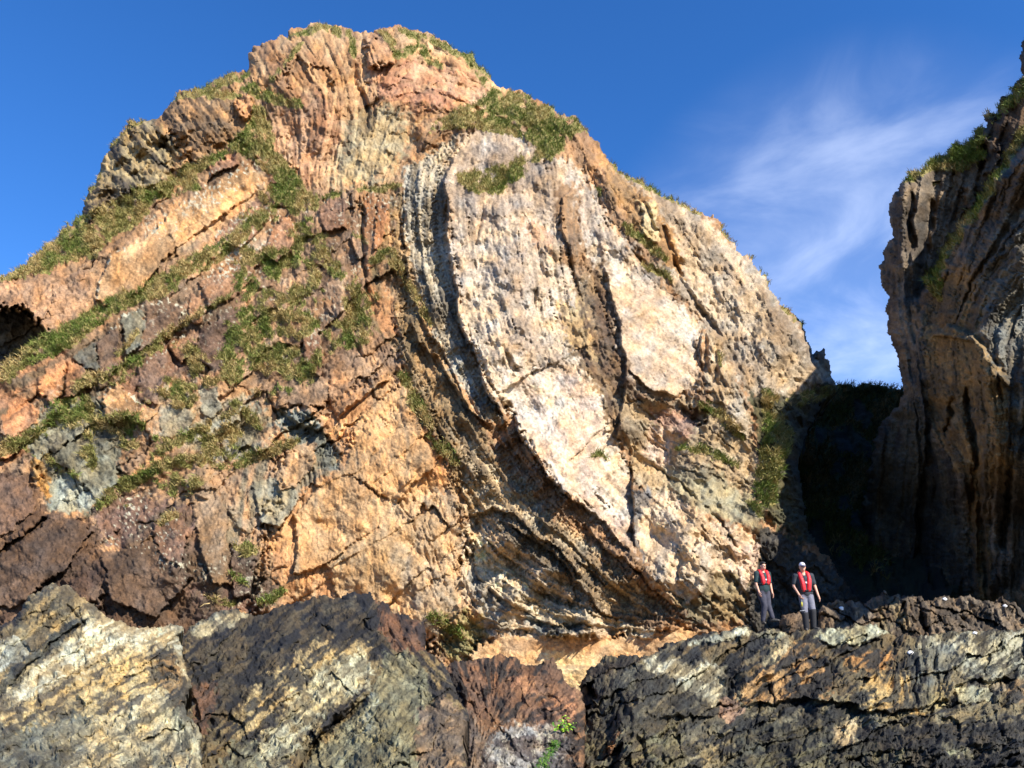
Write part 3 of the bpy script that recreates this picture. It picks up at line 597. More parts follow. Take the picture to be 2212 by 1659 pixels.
p([(1640, 1140), (1700, 1150), (1880, 1300), (1880, 1500), (1600, 1500), (1610, 1340)], (92, 84, 78), (60, 56, 54), 8)
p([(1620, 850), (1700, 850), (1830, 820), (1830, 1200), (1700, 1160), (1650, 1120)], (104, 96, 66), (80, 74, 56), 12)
p([(1000, 1120), (1050, 1130), (1200, 1250), (1330, 1340), (1420, 1350), (1440, 1370), (1100, 1390), (1000, 1300)], (232, 196, 160), (204, 172, 142), 10)
p([(1130, 1290), (1250, 1300), (1260, 1370), (1160, 1380), (1130, 1340)], (160, 150, 138), (116, 108, 100), 14)
p([(1010, 1230), (1080, 1280), (1120, 1390), (1040, 1380)], (176, 166, 156), (120, 114, 110), 12, .8)
p([(940, 1320), (1040, 1330), (1060, 1420), (960, 1440)], (150, 134, 84), (186, 146, 100), 12)
p([(1030, 1395), (1100, 1378), (1300, 1380), (1440, 1350), (1520, 1365), (1520, 1560), (1000, 1560)], (222, 172, 120), (190, 142, 98), 8)
p([(1170, 1410), (1300, 1410), (1300, 1520), (1150, 1520)], (240, 200, 150), (228, 184, 130), 10)
for poly, colr, h, ti, ne in SLABS:
    c_ = np.array(colr); Lm.paint(poly, tuple(np.minimum(255, c_ * 1.05)), tuple(c_ * .88), 4, .85)
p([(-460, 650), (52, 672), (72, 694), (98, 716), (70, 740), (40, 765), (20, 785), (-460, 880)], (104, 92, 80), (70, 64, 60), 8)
# blocks carry slightly different stone
Lm.A *= (1 + .04 * Z_BLOCK)[..., None]; Lm.B *= (1 + .08 * Z_BLOCK)[..., None]
k = (Z_BLOCK * (CELL - 0.5) * 0.4 + (Z_BLOCK + 0.6 * Z_STRATA) * (CELL2 - 0.5) * 0.35)[..., None].astype(np.float32)
Lm.A *= 1 + k; Lm.B *= 1 + k
# vertical run-off streaks on the orange slabs
drip = vnoise(Lm.shape, (60, 5), 301) + 0.6 * vnoise(Lm.shape, (30, 2.5), 302)
kk = (Z_ORANGE * sstep(0.55, 1.1, drip) * 0.55)[..., None]
Lm.A += (lin((150, 128, 104)) - Lm.A) * kk; Lm.B += (lin((150, 128, 104)) - Lm.B) * kk
# --- lichen
li = Lm.lichen
li([(420, 370), (560, 330), (610, 420), (560, 560), (480, 620), (420, 560), (560, 440), (440, 440)], 0.75)
li([(280, 440), (560, 360), (590, 400), (480, 440), (330, 520)], 0.5)
li([(200, 1120), (300, 1050), (380, 1120), (420, 1200), (400, 1280), (330, 1200), (230, 1180)], 0.7)
li([(420, 1180), (560, 1200), (600, 1320), (440, 1330)], 0.45)
li([(480, 440), (850, 420), (840, 640), (700, 760), (560, 800), (480, 640)], 0.42)
li([(300, 620), (520, 560), (560, 900), (330, 980), (0, 960), (0, 900), (280, 760)], 0.25)
li([(870, 400), (960, 330), (975, 700), (880, 600)], 0.3)
for poly, colr, h, ti, ne in SLABS:
    if ne: Lm.lichen_line(poly[:ne], 5, 1.0)
li([(1040, 300), (1300, 430), (1300, 700), (1040, 700)], 0)
# --- turf
t = Lm.turf; tl = Lm.turf_line
t([(-460, 600), (0, 597), (60, 560), (130, 510), (180, 466), (240, 440), (300, 410), (370, 375), (440, 345), (490, 320), (530, 285), (560, 245), (590, 300), (625, 350), (655, 400), (695, 430), (680, 480), (640, 470), (600, 440), (575, 415), (600, 395), (560, 365), (530, 330), (500, 325), (430, 380), (440, 415), (400, 420), (335, 438), (300, 478), (240, 515), (200, 555), (150, 560), (100, 588), (40, 605), (-460, 660)], 1, 5)
t([(-460, 820), (0, 788), (60, 742), (120, 715), (200, 672), (260, 640), (330, 600), (370, 590), (400, 560), (450, 540), (520, 490), (590, 438), (604, 450), (560, 500), (500, 545), (460, 575), (400, 605), (350, 640), (300, 655), (240, 690), (180, 730), (120, 765), (60, 795), (20, 828), (-460, 900)], 1, 4)
tl([(350, 742), (260, 793), (182, 835), (161, 866), (143, 895), (91, 926), (52, 955), (0, 975), (-150, 1010)], 12)
tl([(560, 600), (480, 650), (380, 712), (330, 745)], 6, .9)
tl([(351, 862), (400, 840), (480, 828)], 10); tl([(0, 965), (40, 955)], 14); tl([(221, 1100), (260, 1063), (325, 1025), (377, 1000), (443, 1000)], 13); tl([(150, 900), (215, 915), (260, 940)], 6)
tl([(513, 1012), (578, 978), (643, 950)], 11); tl([(250, 770), (300, 720)], 5); tl([(864, 814), (917, 892), (943, 957), (981, 1004)], 12)
tl([(560, 420), (590, 470), (600, 400)], 10); tl([(640, 460), (660, 520), (640, 570)], 16); tl([(560, 560), (640, 560), (700, 560)], 16, .8); tl([(800, 560), (850, 550), (870, 600)], 12, .8)
tl([(540, 640), (600, 650), (680, 700), (640, 730)], 14, .8); tl([(480, 830), (520, 780), (600, 760), (660, 790)], 12, .8); tl([(760, 500), (790, 520)], 10, .7); tl([(330, 990), (400, 950), (450, 930)], 9)
tl([(870, 600), (905, 660), (930, 700)], 9, .9); tl([(510, 1190), (550, 1195)], 12); tl([(440, 1290), (500, 1310)], 7, .8); tl([(560, 1310), (600, 1290), (620, 1275)], 7); tl([(500, 870), (540, 900), (560, 920)], 11, .9)
tl([(930, 1340), (960, 1350), (1000, 1380)], 13, .8); tl([(500, 1240), (540, 1270)], 6, .7); tl([(345, 1130), (380, 1110)], 8, .8)
pt = fbm(Lm.shape, 22, 4, 401)
w_, m_ = Lm.mask([(520, 480), (640, 470), (760, 600), (820, 700), (760, 760), (640, 840), (560, 860), (480, 800), (520, 640)], 25)
Lm.grass[w_] = np.maximum(Lm.grass[w_], m_ * sstep(-0.15, 0.25, pt[w_]))
w_, m_ = Lm.mask([(220, 800), (520, 700), (560, 900), (460, 1050), (240, 1080), (60, 960)], 25)
Lm.grass[w_] = np.maximum(Lm.grass[w_], 0.9 * m_ * sstep(0.6, 0.9, pt[w_]))
t([(925, 285), (950, 262), (997, 232), (1060, 195), (1095, 190), (1200, 245), (1245, 256), (1270, 292), (1229, 300), (1216, 335), (1190, 352), (1140, 350), (1160, 320), (1120, 296), (1060, 283), (985, 283)], 1, 6)
t([(990, 380), (1030, 372), (1090, 355), (1130, 340), (1145, 380), (1095, 398), (1080, 415), (1030, 425), (1000, 410)], .95, 6)
t([(1100, 215), (1150, 230), (1150, 250), (1100, 240)], 0, 5)
tl([(1348, 486), (1390, 515), (1432, 561)], 9); tl([(1385, 565), (1448, 608)], 6); tl([(1294, 400), (1300, 420)], 6)
tl([(520, 190), (560, 200), (600, 215), (650, 225)], 12); tl([(560, 215), (560, 260), (540, 300)], 14); tl([(400, 205), (450, 190), (530, 160)], 12); tl([(530, 150), (450, 210), (520, 210)], 8, .9)
tl([(620, 85), (690, 60), (760, 75), (770, 130)], 9, .8); tl([(580, 190), (640, 110), (680, 70)], 7, .6); tl([(820, 70), (860, 120), (900, 100)], 10, .9); tl([(860, 70), (940, 90), (1010, 125), (1060, 165)], 9, .9); tl([(900, 90), (950, 150)], 8, .8)
tl([(1000, 120), (1060, 190), (1110, 215)], 9, .8); tl([(230, 330), (290, 268), (380, 215), (400, 205)], 6, .9); tl([(186, 440), (215, 370)], 3, .7); tl([(1560, 485), (1640, 575), (1700, 665), (1745, 715)], 4, .8); tl([(1320, 350), (1400, 405), (1520, 465)], 5, .8)
tl([(700, 430), (740, 418), (800, 410), (870, 395)], 6, .7)
t([(1646, 842), (1687, 850), (1675, 871), (1690, 915), (1710, 948), (1706, 989), (1684, 1019), (1667, 1100), (1628, 1066), (1637, 989), (1646, 915)], .95, 8)
t([(1700, 856), (1760, 843), (1812, 828), (1815, 850), (1760, 868), (1710, 872)], .7, 5)
tl([(1510, 870), (1560, 900), (1600, 950)], 9, .75); tl([(1460, 970), (1540, 985), (1590, 1010)], 7, .8); tl([(1610, 1080), (1645, 1120)], 7, .7); tl([(1550, 760), (1556, 800)], 4, .8)
tl([(1265, 985), (1290, 980), (1310, 1000)], 3, .7)
Lm.grass = np.clip(Lm.grass * (1.25 + 0.5 * fbm(Lm.shape, 7, 3, 411)) - 0.42 * sstep(0.0, 0.8, fbm(Lm.shape, 9, 3, 412)) - .5 * sstep(.2, .9, fbm(Lm.shape, 18, 3, 413)) * zone([(925, 280), (1095, 180), (1280, 290), (1190, 360), (1050, 290)], 10) - .35 * sstep(-.2, .6, fbm(Lm.shape, 13, 3, 414)) * zone([(520, 480), (640, 440), (860, 560), (820, 760), (640, 900), (220, 1100), (200, 820), (480, 700)], 20), 0, 1).astype(np.float32)
dk = sstep(0.9, 1.8, Lm.lic(6, 80, 131)) * (Z_FOLD + .4 * Z_STRATA) * (1 - .5 * np.maximum(Z_SLAB1, Z_SLAB2)) * .55
Lm.A += (lin((118, 104, 92)) - Lm.A) * dk[..., None]; Lm.B += (lin((104, 90, 80)) - Lm.B) * dk[..., None]
compose_colour(Lm, (stc * (1 - .5 * Z_STRATA) + .75 * st2 * Z_STRATA) * (1 - Z_BAND) + Z_BAND * 1.35 * (.7 * bed + .7 * bed2), b1 * (1 - .3 * Z_STRATA), var=0.12, fine=.17)
# --- resting surface of the cliff and the sandy hollow at its foot
R3 = ray(X, Y); e = R3[..., 2] / R3[..., 1]
yc = (29.0 + 0.5 * 1.6) / (1 - 0.5 * np.clip(e, -0.3, 1.3)) - 0.0
yc += 3.0 * sstep(900, 300, X) * sstep(900, 300, Y)
zg0 = 0.95
yg = np.where(e < -0.012, (zg0 - 1.6) / np.minimum(e, -0.012), 99)
ybase = np.minimum(yc, yg + Lm.h * (yg < yc))
ybase = np.where(yg < yc, np.maximum(yg, 24.5) + Lm.h * 0.8, ybase)
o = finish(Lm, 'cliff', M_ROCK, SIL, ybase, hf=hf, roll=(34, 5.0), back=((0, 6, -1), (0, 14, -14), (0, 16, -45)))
structure(o)
print('main cliff', len(o.data.vertices), time.time() - T0)
M_DARK = rock_material('gully slope', 1.0, 0.4, turf_col=((36, 46, 20), (60, 66, 34)))  # turf colours darkened to put the gully's shade into them
# ================================================================ GULLY behind, closing the gap between the cliffs
Lg = Layer(1480, 2160, 800, 1480, 3, 5)
gx, gy = Lg.X, Lg.Y
Lg.direction([[(1640, 1180), (1880, 1340)], [(1700, 900), (1850, 1300)], [(1960, 900), (1880, 1200)]])
Lg.fill((52, 52, 34), (36, 36, 28))  # stone tones kept near black too, standing in for shadow
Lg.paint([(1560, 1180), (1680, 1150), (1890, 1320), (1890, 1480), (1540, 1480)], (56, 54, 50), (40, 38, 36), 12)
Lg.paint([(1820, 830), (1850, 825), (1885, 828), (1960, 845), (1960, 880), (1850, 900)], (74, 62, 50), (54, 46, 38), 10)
s1 = Lg.lic(12, 60, 5)
Lg.turf([(1560, 800), (2050, 800), (1960, 1000), (1900, 1250), (1750, 1150), (1640, 1100)], .8, 25)
Lg.turf([(1830, 826), (1950, 840), (1940, 880), (1850, 900)], 0, 5)
Lg.grass *= sstep(-0.9, -0.2, fbm(Lg.shape, 14, 3, 9))
Lg.h += 0.5 * fbm(Lg.shape, 40, 5, 77) + 0.2 * np.tanh(1.6 * s1) + 1.2 * np.exp(-((gx - 1860) / 26.) ** 2 - ((gy - 836) / 14.) ** 2)
compose_colour(Lg, s1, fbm(Lg.shape, 20, 3, 8)); Lg.turf_k = 0.35  # blade colour lowered as painted shade
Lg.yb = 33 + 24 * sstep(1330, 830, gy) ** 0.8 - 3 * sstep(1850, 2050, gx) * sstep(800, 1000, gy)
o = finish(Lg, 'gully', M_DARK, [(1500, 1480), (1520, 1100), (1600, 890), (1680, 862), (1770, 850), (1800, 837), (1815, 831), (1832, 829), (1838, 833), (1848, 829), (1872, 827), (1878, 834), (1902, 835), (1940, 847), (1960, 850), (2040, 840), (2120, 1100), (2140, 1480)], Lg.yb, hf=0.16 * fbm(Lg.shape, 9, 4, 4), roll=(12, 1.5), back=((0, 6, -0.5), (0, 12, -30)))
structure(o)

# ================================================================ RIGHT CLIFF, in its own shade
Lr = Layer(1850, 2440, -20, 1480, 2, 7)
rx, ry = Lr.X, Lr.Y
Lr.direction([[(1950, 420), (1945, 560), (1960, 700), (1985, 830)], [(2060, 380), (2040, 500), (2010, 650)], [(2000, 880), (2080, 1000), (2100, 1300)], [(1960, 900), (1930, 1200)], [(2190, 800), (2170, 1000), (2150, 1300)],
              [(2300, 480), (2212, 540), (2120, 640), (2080, 760)], [(2212, 620), (2140, 690)], [(1990, 720), (2060, 690), (2130, 780), (2150, 900)], [(2300, 700), (2250, 1200)], [(2150, 300), (2100, 450), (2040, 560)]])
s1 = Lr.lic(14, 200, 5, 24); s2 = Lr.lic(6, 110, 6, 20); s3 = Lr.lic(3, 20, 7); sc = Lr.lic(11, 60, 8)
f1, fe, rr, ox, oy = vor(Lr.WX / 40 + 0.5 * s1, Lr.WY / 60, 5)
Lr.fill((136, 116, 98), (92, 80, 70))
q = Lr.paint
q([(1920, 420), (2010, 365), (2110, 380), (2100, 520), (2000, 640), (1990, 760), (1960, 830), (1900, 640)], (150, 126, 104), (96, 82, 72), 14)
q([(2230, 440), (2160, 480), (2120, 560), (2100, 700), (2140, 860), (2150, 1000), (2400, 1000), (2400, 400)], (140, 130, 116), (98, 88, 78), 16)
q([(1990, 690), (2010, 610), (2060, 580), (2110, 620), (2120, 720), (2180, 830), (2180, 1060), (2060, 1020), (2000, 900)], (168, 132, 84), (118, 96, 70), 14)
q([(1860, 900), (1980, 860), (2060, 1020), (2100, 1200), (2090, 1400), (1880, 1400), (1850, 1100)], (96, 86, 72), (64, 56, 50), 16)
q([(2080, 1000), (2120, 1010), (2160, 1340), (2120, 1340)], (128, 98, 56), (90, 72, 50), 8)
q([(2130, 160), (2300, 130), (2300, 300), (2140, 330)], (112, 84, 62), (70, 54, 44), 8)
Lr.turf([(1950, 395), (1970, 375), (2038, 332), (2090, 300), (2124, 266), (2124, 340), (2075, 375), (2020, 372)], 1, 6)
Lr.turf([(2124, 245), (2190, 190), (2230, 160), (2230, 200), (2150, 262)], .55, 8)
Lr.turf_line([(2240, 275), (2212, 300), (2153, 390), (2124, 440), (2080, 500), (2035, 560), (2020, 600)], 9, .85)
Lr.turf_line([(2010, 590), (2030, 640)], 18, .7)
Lr.lichen([(2050, 390), (2100, 390), (2090, 440), (2050, 440)], .5)
Lr.step_([(2020, 620), (2040, 556), (2082, 500), (2126, 440), (2155, 390), (2214, 300), (2260, 260)], 1.2, 90, 5)
Lr.step_([(2140, 1300), (2120, 1050), (2130, 900), (2100, 740), (2000, 720)], 1.3, 60, 5)
Lr.step_([(1990, 720), (2060, 700), (2120, 740), (2180, 830)], 0.9, 60, 5, up=.4)
Lr.step_([(1960, 1250), (1985, 1100), (2000, 950), (1990, 850)], -0.9, 60, 5)
Lr.step_([(1985, 850), (1975, 760), (1985, 640), (2010, 560)], .6, 50, 5)
for ln in [[(1975, 400), (1960, 480), (1975, 560)], [(2010, 420), (2005, 520), (1990, 620)], [(2090, 830), (2110, 950), (2105, 1100)], [(2180, 1000), (2170, 1200)], [(2120, 290), (2130, 340), (2110, 380)], [(2060, 850), (2050, 950)]]:
    Lr.crev(ln, 7, 0.9)
Lr.bump([(2120, 300), (2150, 300), (2150, 370), (2125, 380)], 0.8, 6); Lr.bump([(2080, 410), (2105, 400), (2105, 450), (2085, 455)], 0.7, 6)
Lr.h += 0.22 * np.tanh(1.4 * s1) + 0.09 * np.tanh(1.6 * s2) + 0.35 * fbm(Lr.shape, 60, 3, 5) + 0.08 * (rr[0] - .5) + 0.15 * (rr[1] - .5) * ox - 0.04 * np.exp(-(fe / .07) ** 2)
hr = -0.08 * sstep(.9, 1.9, s3) + 0.05 * fbm(Lr.shape, 7, 3, 15)
compose_colour(Lr, sc, fbm(Lr.shape, 30, 4, 18), white=(180, 176, 168))
dxr = (rx - CX) / F
yb = 16.2 / dxr * (1 + 0.09 * sstep(950, 1150, ry)) + 3.5 * sstep(1000, 450, ry)
yb = yb * (1 - 0.085 * sstep(2000, 2150, rx) * sstep(1150, 950, ry))
_w, _d, _, _ = Lr.field([(1840, 700), (1985, 640), (2020, 600), (2045, 556), (2085, 500), (2130, 440), (2160, 390), (2220, 330), (2300, 210), (2500, 140), (2500, -60), (1840, -60)], 60, True)
yb = np.where((rx > 2212), np.maximum(yb, 26.2 * sstep(900, 700, ry) + yb * (1 - sstep(900, 700, ry))), yb)
yb = yb - 3.4 * sstep(2218, 2280, rx) * sstep(640, 760, ry) * sstep(960, 860, ry)  # bulge added out of view to shade the foot of the main cliff
up = np.zeros(Lr.shape, np.float32); up[_w] = sstep(-3, 10, _d)
yb = yb + up * (np.maximum(yb, 40.7 - (rx - 1930) * 0.016) - yb) * sstep(1950, 2030, rx)
RIGHT_OUT = [(2250, 20), (2214, 100), (2207, 125), (2207, 150), (2214, 166), (2198, 172), (2189, 186), (2187, 201), (2165, 204), (2159, 219), (2159, 242), (2150, 251), (2145, 239), (2133, 242), (2124, 257), (2133, 269), (2118, 284), (2080, 311), (2068, 310), (2038, 334), (2006, 360), (1970, 378), (1944, 396), (1923, 422), (1917, 440), (1920, 473), (1929, 499), (1929, 517), (1911, 543), (1907, 570), (1904, 617), (1911, 635), (1914, 665), (1926, 706), (1929, 738), (1938, 759), (1942, 783), (1941, 800), (1951, 827), (1950, 845), (1903, 921), (1873, 1019), (1860, 1100), (1865, 1180), (1890, 1270), (1905, 1330), (1905, 1475),
             (2330, 1475), (2330, 1200), (2312, 1000), (2370, 870), (2432, 740), (2432, 130), (2290, 150), (2262, 60)]  # unseen right end, extended and shaped for the shadow it casts
o = finish(Lr, 'cliff_face', M_SHADE, RIGHT_OUT, yb, nrm=(-0.8, -0.5, 0.3), hf=hr, roll=(22, 2.2), back=((6, 3, 1), (14, 5, 8), (34, 8, 8), (36, 12, -60)), grass_lift=.15)  # back rings add unseen bulk that shades the gully
structure(o)
print('cliffs done', time.time() - T0)

# ================================================================ SHORE ROCKS in the foreground
def shore(name, box, step, seed, guides, A, B, outline, yb, label, paints=(), steps=(), crevs=(), bumps=(), turfs=(), lich=(), blk_k=1.0, amp=1.0, roll=(26, 0.8), ang=-36, cells=(70, 40), back=(('r', 0.5, -0.06), ('r', 1.5, -0.5), ('r', 1.8, -5)), cat='rock outcrop', group=None, extra=None, forms=()):
    L = Layer(*box, step, seed, warp=((50, 6.0), (16, 3.0), (6, 1.4)))
    L.direction(guides)
    s1 = L.lic(14, 70, seed + 1); s2 = L.lic(6, 45, seed + 2); s3 = L.lic(2.6, 18, seed + 3); sc = L.lic(9, 60, seed + 4)
    th = math.radians(ang); u = L.WX * math.cos(th) + L.WY * math.sin(th); v = -L.WX * math.sin(th) + L.WY * math.cos(th)
    wb = 0.35 * vnoise(L.shape, 50, seed + 51) + 0.15 * vnoise(L.shape, 15, seed + 52)
    uw = u + 12 * vnoise(L.shape, 30, seed + 53) + 5 * vnoise(L.shape, 10, seed + 54)
    de, rr, ox, oy = bricks(uw, v, cells[0] * 1.5, cells[1] * 1.1, seed, shear=.6, wob=wb)
    dg, gr, gox, goy = bricks(uw + 40, v, cells[0] * .5, cells[1] * .4, seed + 9, shear=.8, wob=2 * wb)
    kp = sstep(-.3, .4, fbm(L.shape, 24, 3, seed + 55))
    fe = np.where(rr[2] > .3, de / 45, 9) / (.2 + .8 * kp); ge = np.where(gr[2] > .55, dg / 18, 9)
    L.fill(A, B)
    for t_ in paints: L.paint(*t_)
    for t_ in steps: L.step_(*t_[:3], **(t_[3] if len(t_) > 3 else {}))
    for t_ in crevs: L.crev(*t_)
    for t_ in bumps: L.bump(*t_)
    for t_ in turfs: L.turf_line(*t_)
    for t_ in lich: L.lichen(*t_)
    for (x, y, sx, sy, hh) in forms: L.h += hh * np.exp(-((L.X - x) / sx) ** 2 - ((L.Y - y) / sy) ** 2)
    L.h += amp * (0.08 * fbm(L.shape, 60 / step, 4, seed + 20) + 0.03 * np.tanh(2.2 * s1) + 0.025 * np.tanh(2.4 * s2) - .03 * sstep(1, 1.8, s2))
    L.h += blk_k * (0.09 * (rr[0] - .5) + 0.22 * (rr[1] - .5) * ox + 0.26 * (rr[2] - .35) * oy - 0.09 * np.exp(-(fe / .05) ** 2) + kp * (0.05 * (gr[0] - .5) + 0.11 * (gr[1] - .5) * gox) - 0.012 * np.exp(-(ge / .07) ** 2))
    hf = amp * (-0.022 * sstep(.8, 1.8, s3) + 0.010 * fbm(L.shape, 6 / step, 3, seed + 30) + 0.02 * fbm(L.shape, 16 / step, 3, seed + 31))
    k = (0.35 * (rr[0] - .5) + 0.22 * (gr[1] - .5) * kp)[..., None]
    L.A *= 1 + k; L.B *= 1 + k
    compose_colour(L, 1.0 * sc + .55 * s2, fbm(L.shape, 26 / step, 4, seed + 40), lichen_cell=5, var=.18, fine=.24, edge=.6)
    o = finish(L, name, M_SHORE, outline, yb(L.X, L.Y), nrm=(0, -0.8, 0.6), hf=hf, roll=roll, back=back, grass_lift=.03)
    tag(o, label, cat, group)
    return L, o
def ylin(y0, p0, y1, p1, kx=0.0, x0=0):
    return lambda X, Y: y0 + (y1 - y0) * (Y - p0) / (p1 - p0) + kx * (X - x0)
# far brown ridge behind the two people
LB, o = shore('rock_outcrop', (1730, 2440, 1255, 1460), 1.6, 41, [[(1900, 1290), (1940, 1400)], [(2100, 1300), (2150, 1400)]], (126, 104, 84), (80, 66, 54),
    [(1765, 1335), (1772, 1315), (1797, 1302), (1822, 1293), (1847, 1293), (1869, 1299), (1893, 1281), (1915, 1273), (1922, 1284), (1943, 1293), (1990, 1293), (2015, 1297), (2037, 1287), (2065, 1294), (2093, 1288), (2128, 1296), (2162, 1293), (2190, 1309), (2212, 1320), (2420, 1330), (2420, 1440), (1760, 1440)],
    ylin(24.0, 1285, 22.4, 1380), 'brown knobbly rock ridge behind the two people at the foot of the shaded cliff', blk_k=2.4, amp=1.7, cells=(46, 34), ang=25, roll=(12, .8),
    paints=[([(1890, 1320), (1960, 1300), (1970, 1350), (1900, 1370)], (150, 126, 90), (110, 90, 70), 10)], crevs=[([(1900, 1330), (1920, 1400)], 4, .5), ([(1985, 1310), (2010, 1380)], 4, .5), ([(2060, 1320), (2100, 1350)], 4, .4), ([(1955, 1300), (1940, 1330)], 4, .5)])
# rounded boulder between the people
LS, o = shore('boulder', (1660, 1760, 1305, 1385), 1.2, 43, [[(1670, 1330), (1740, 1340)]], (130, 104, 82), (92, 74, 60),
    [(1674, 1345), (1690, 1327), (1712, 1320), (1731, 1325), (1745, 1342), (1750, 1372), (1690, 1378)], ylin(23.4, 1320, 22.6, 1375), 'small rounded brown boulder on the ledge between the two people', blk_k=1.2, amp=1.6, cells=(30, 22), roll=(22, .8), cat='boulder', back=(('r', .4, -.1), ('r', .6, -1.2)))
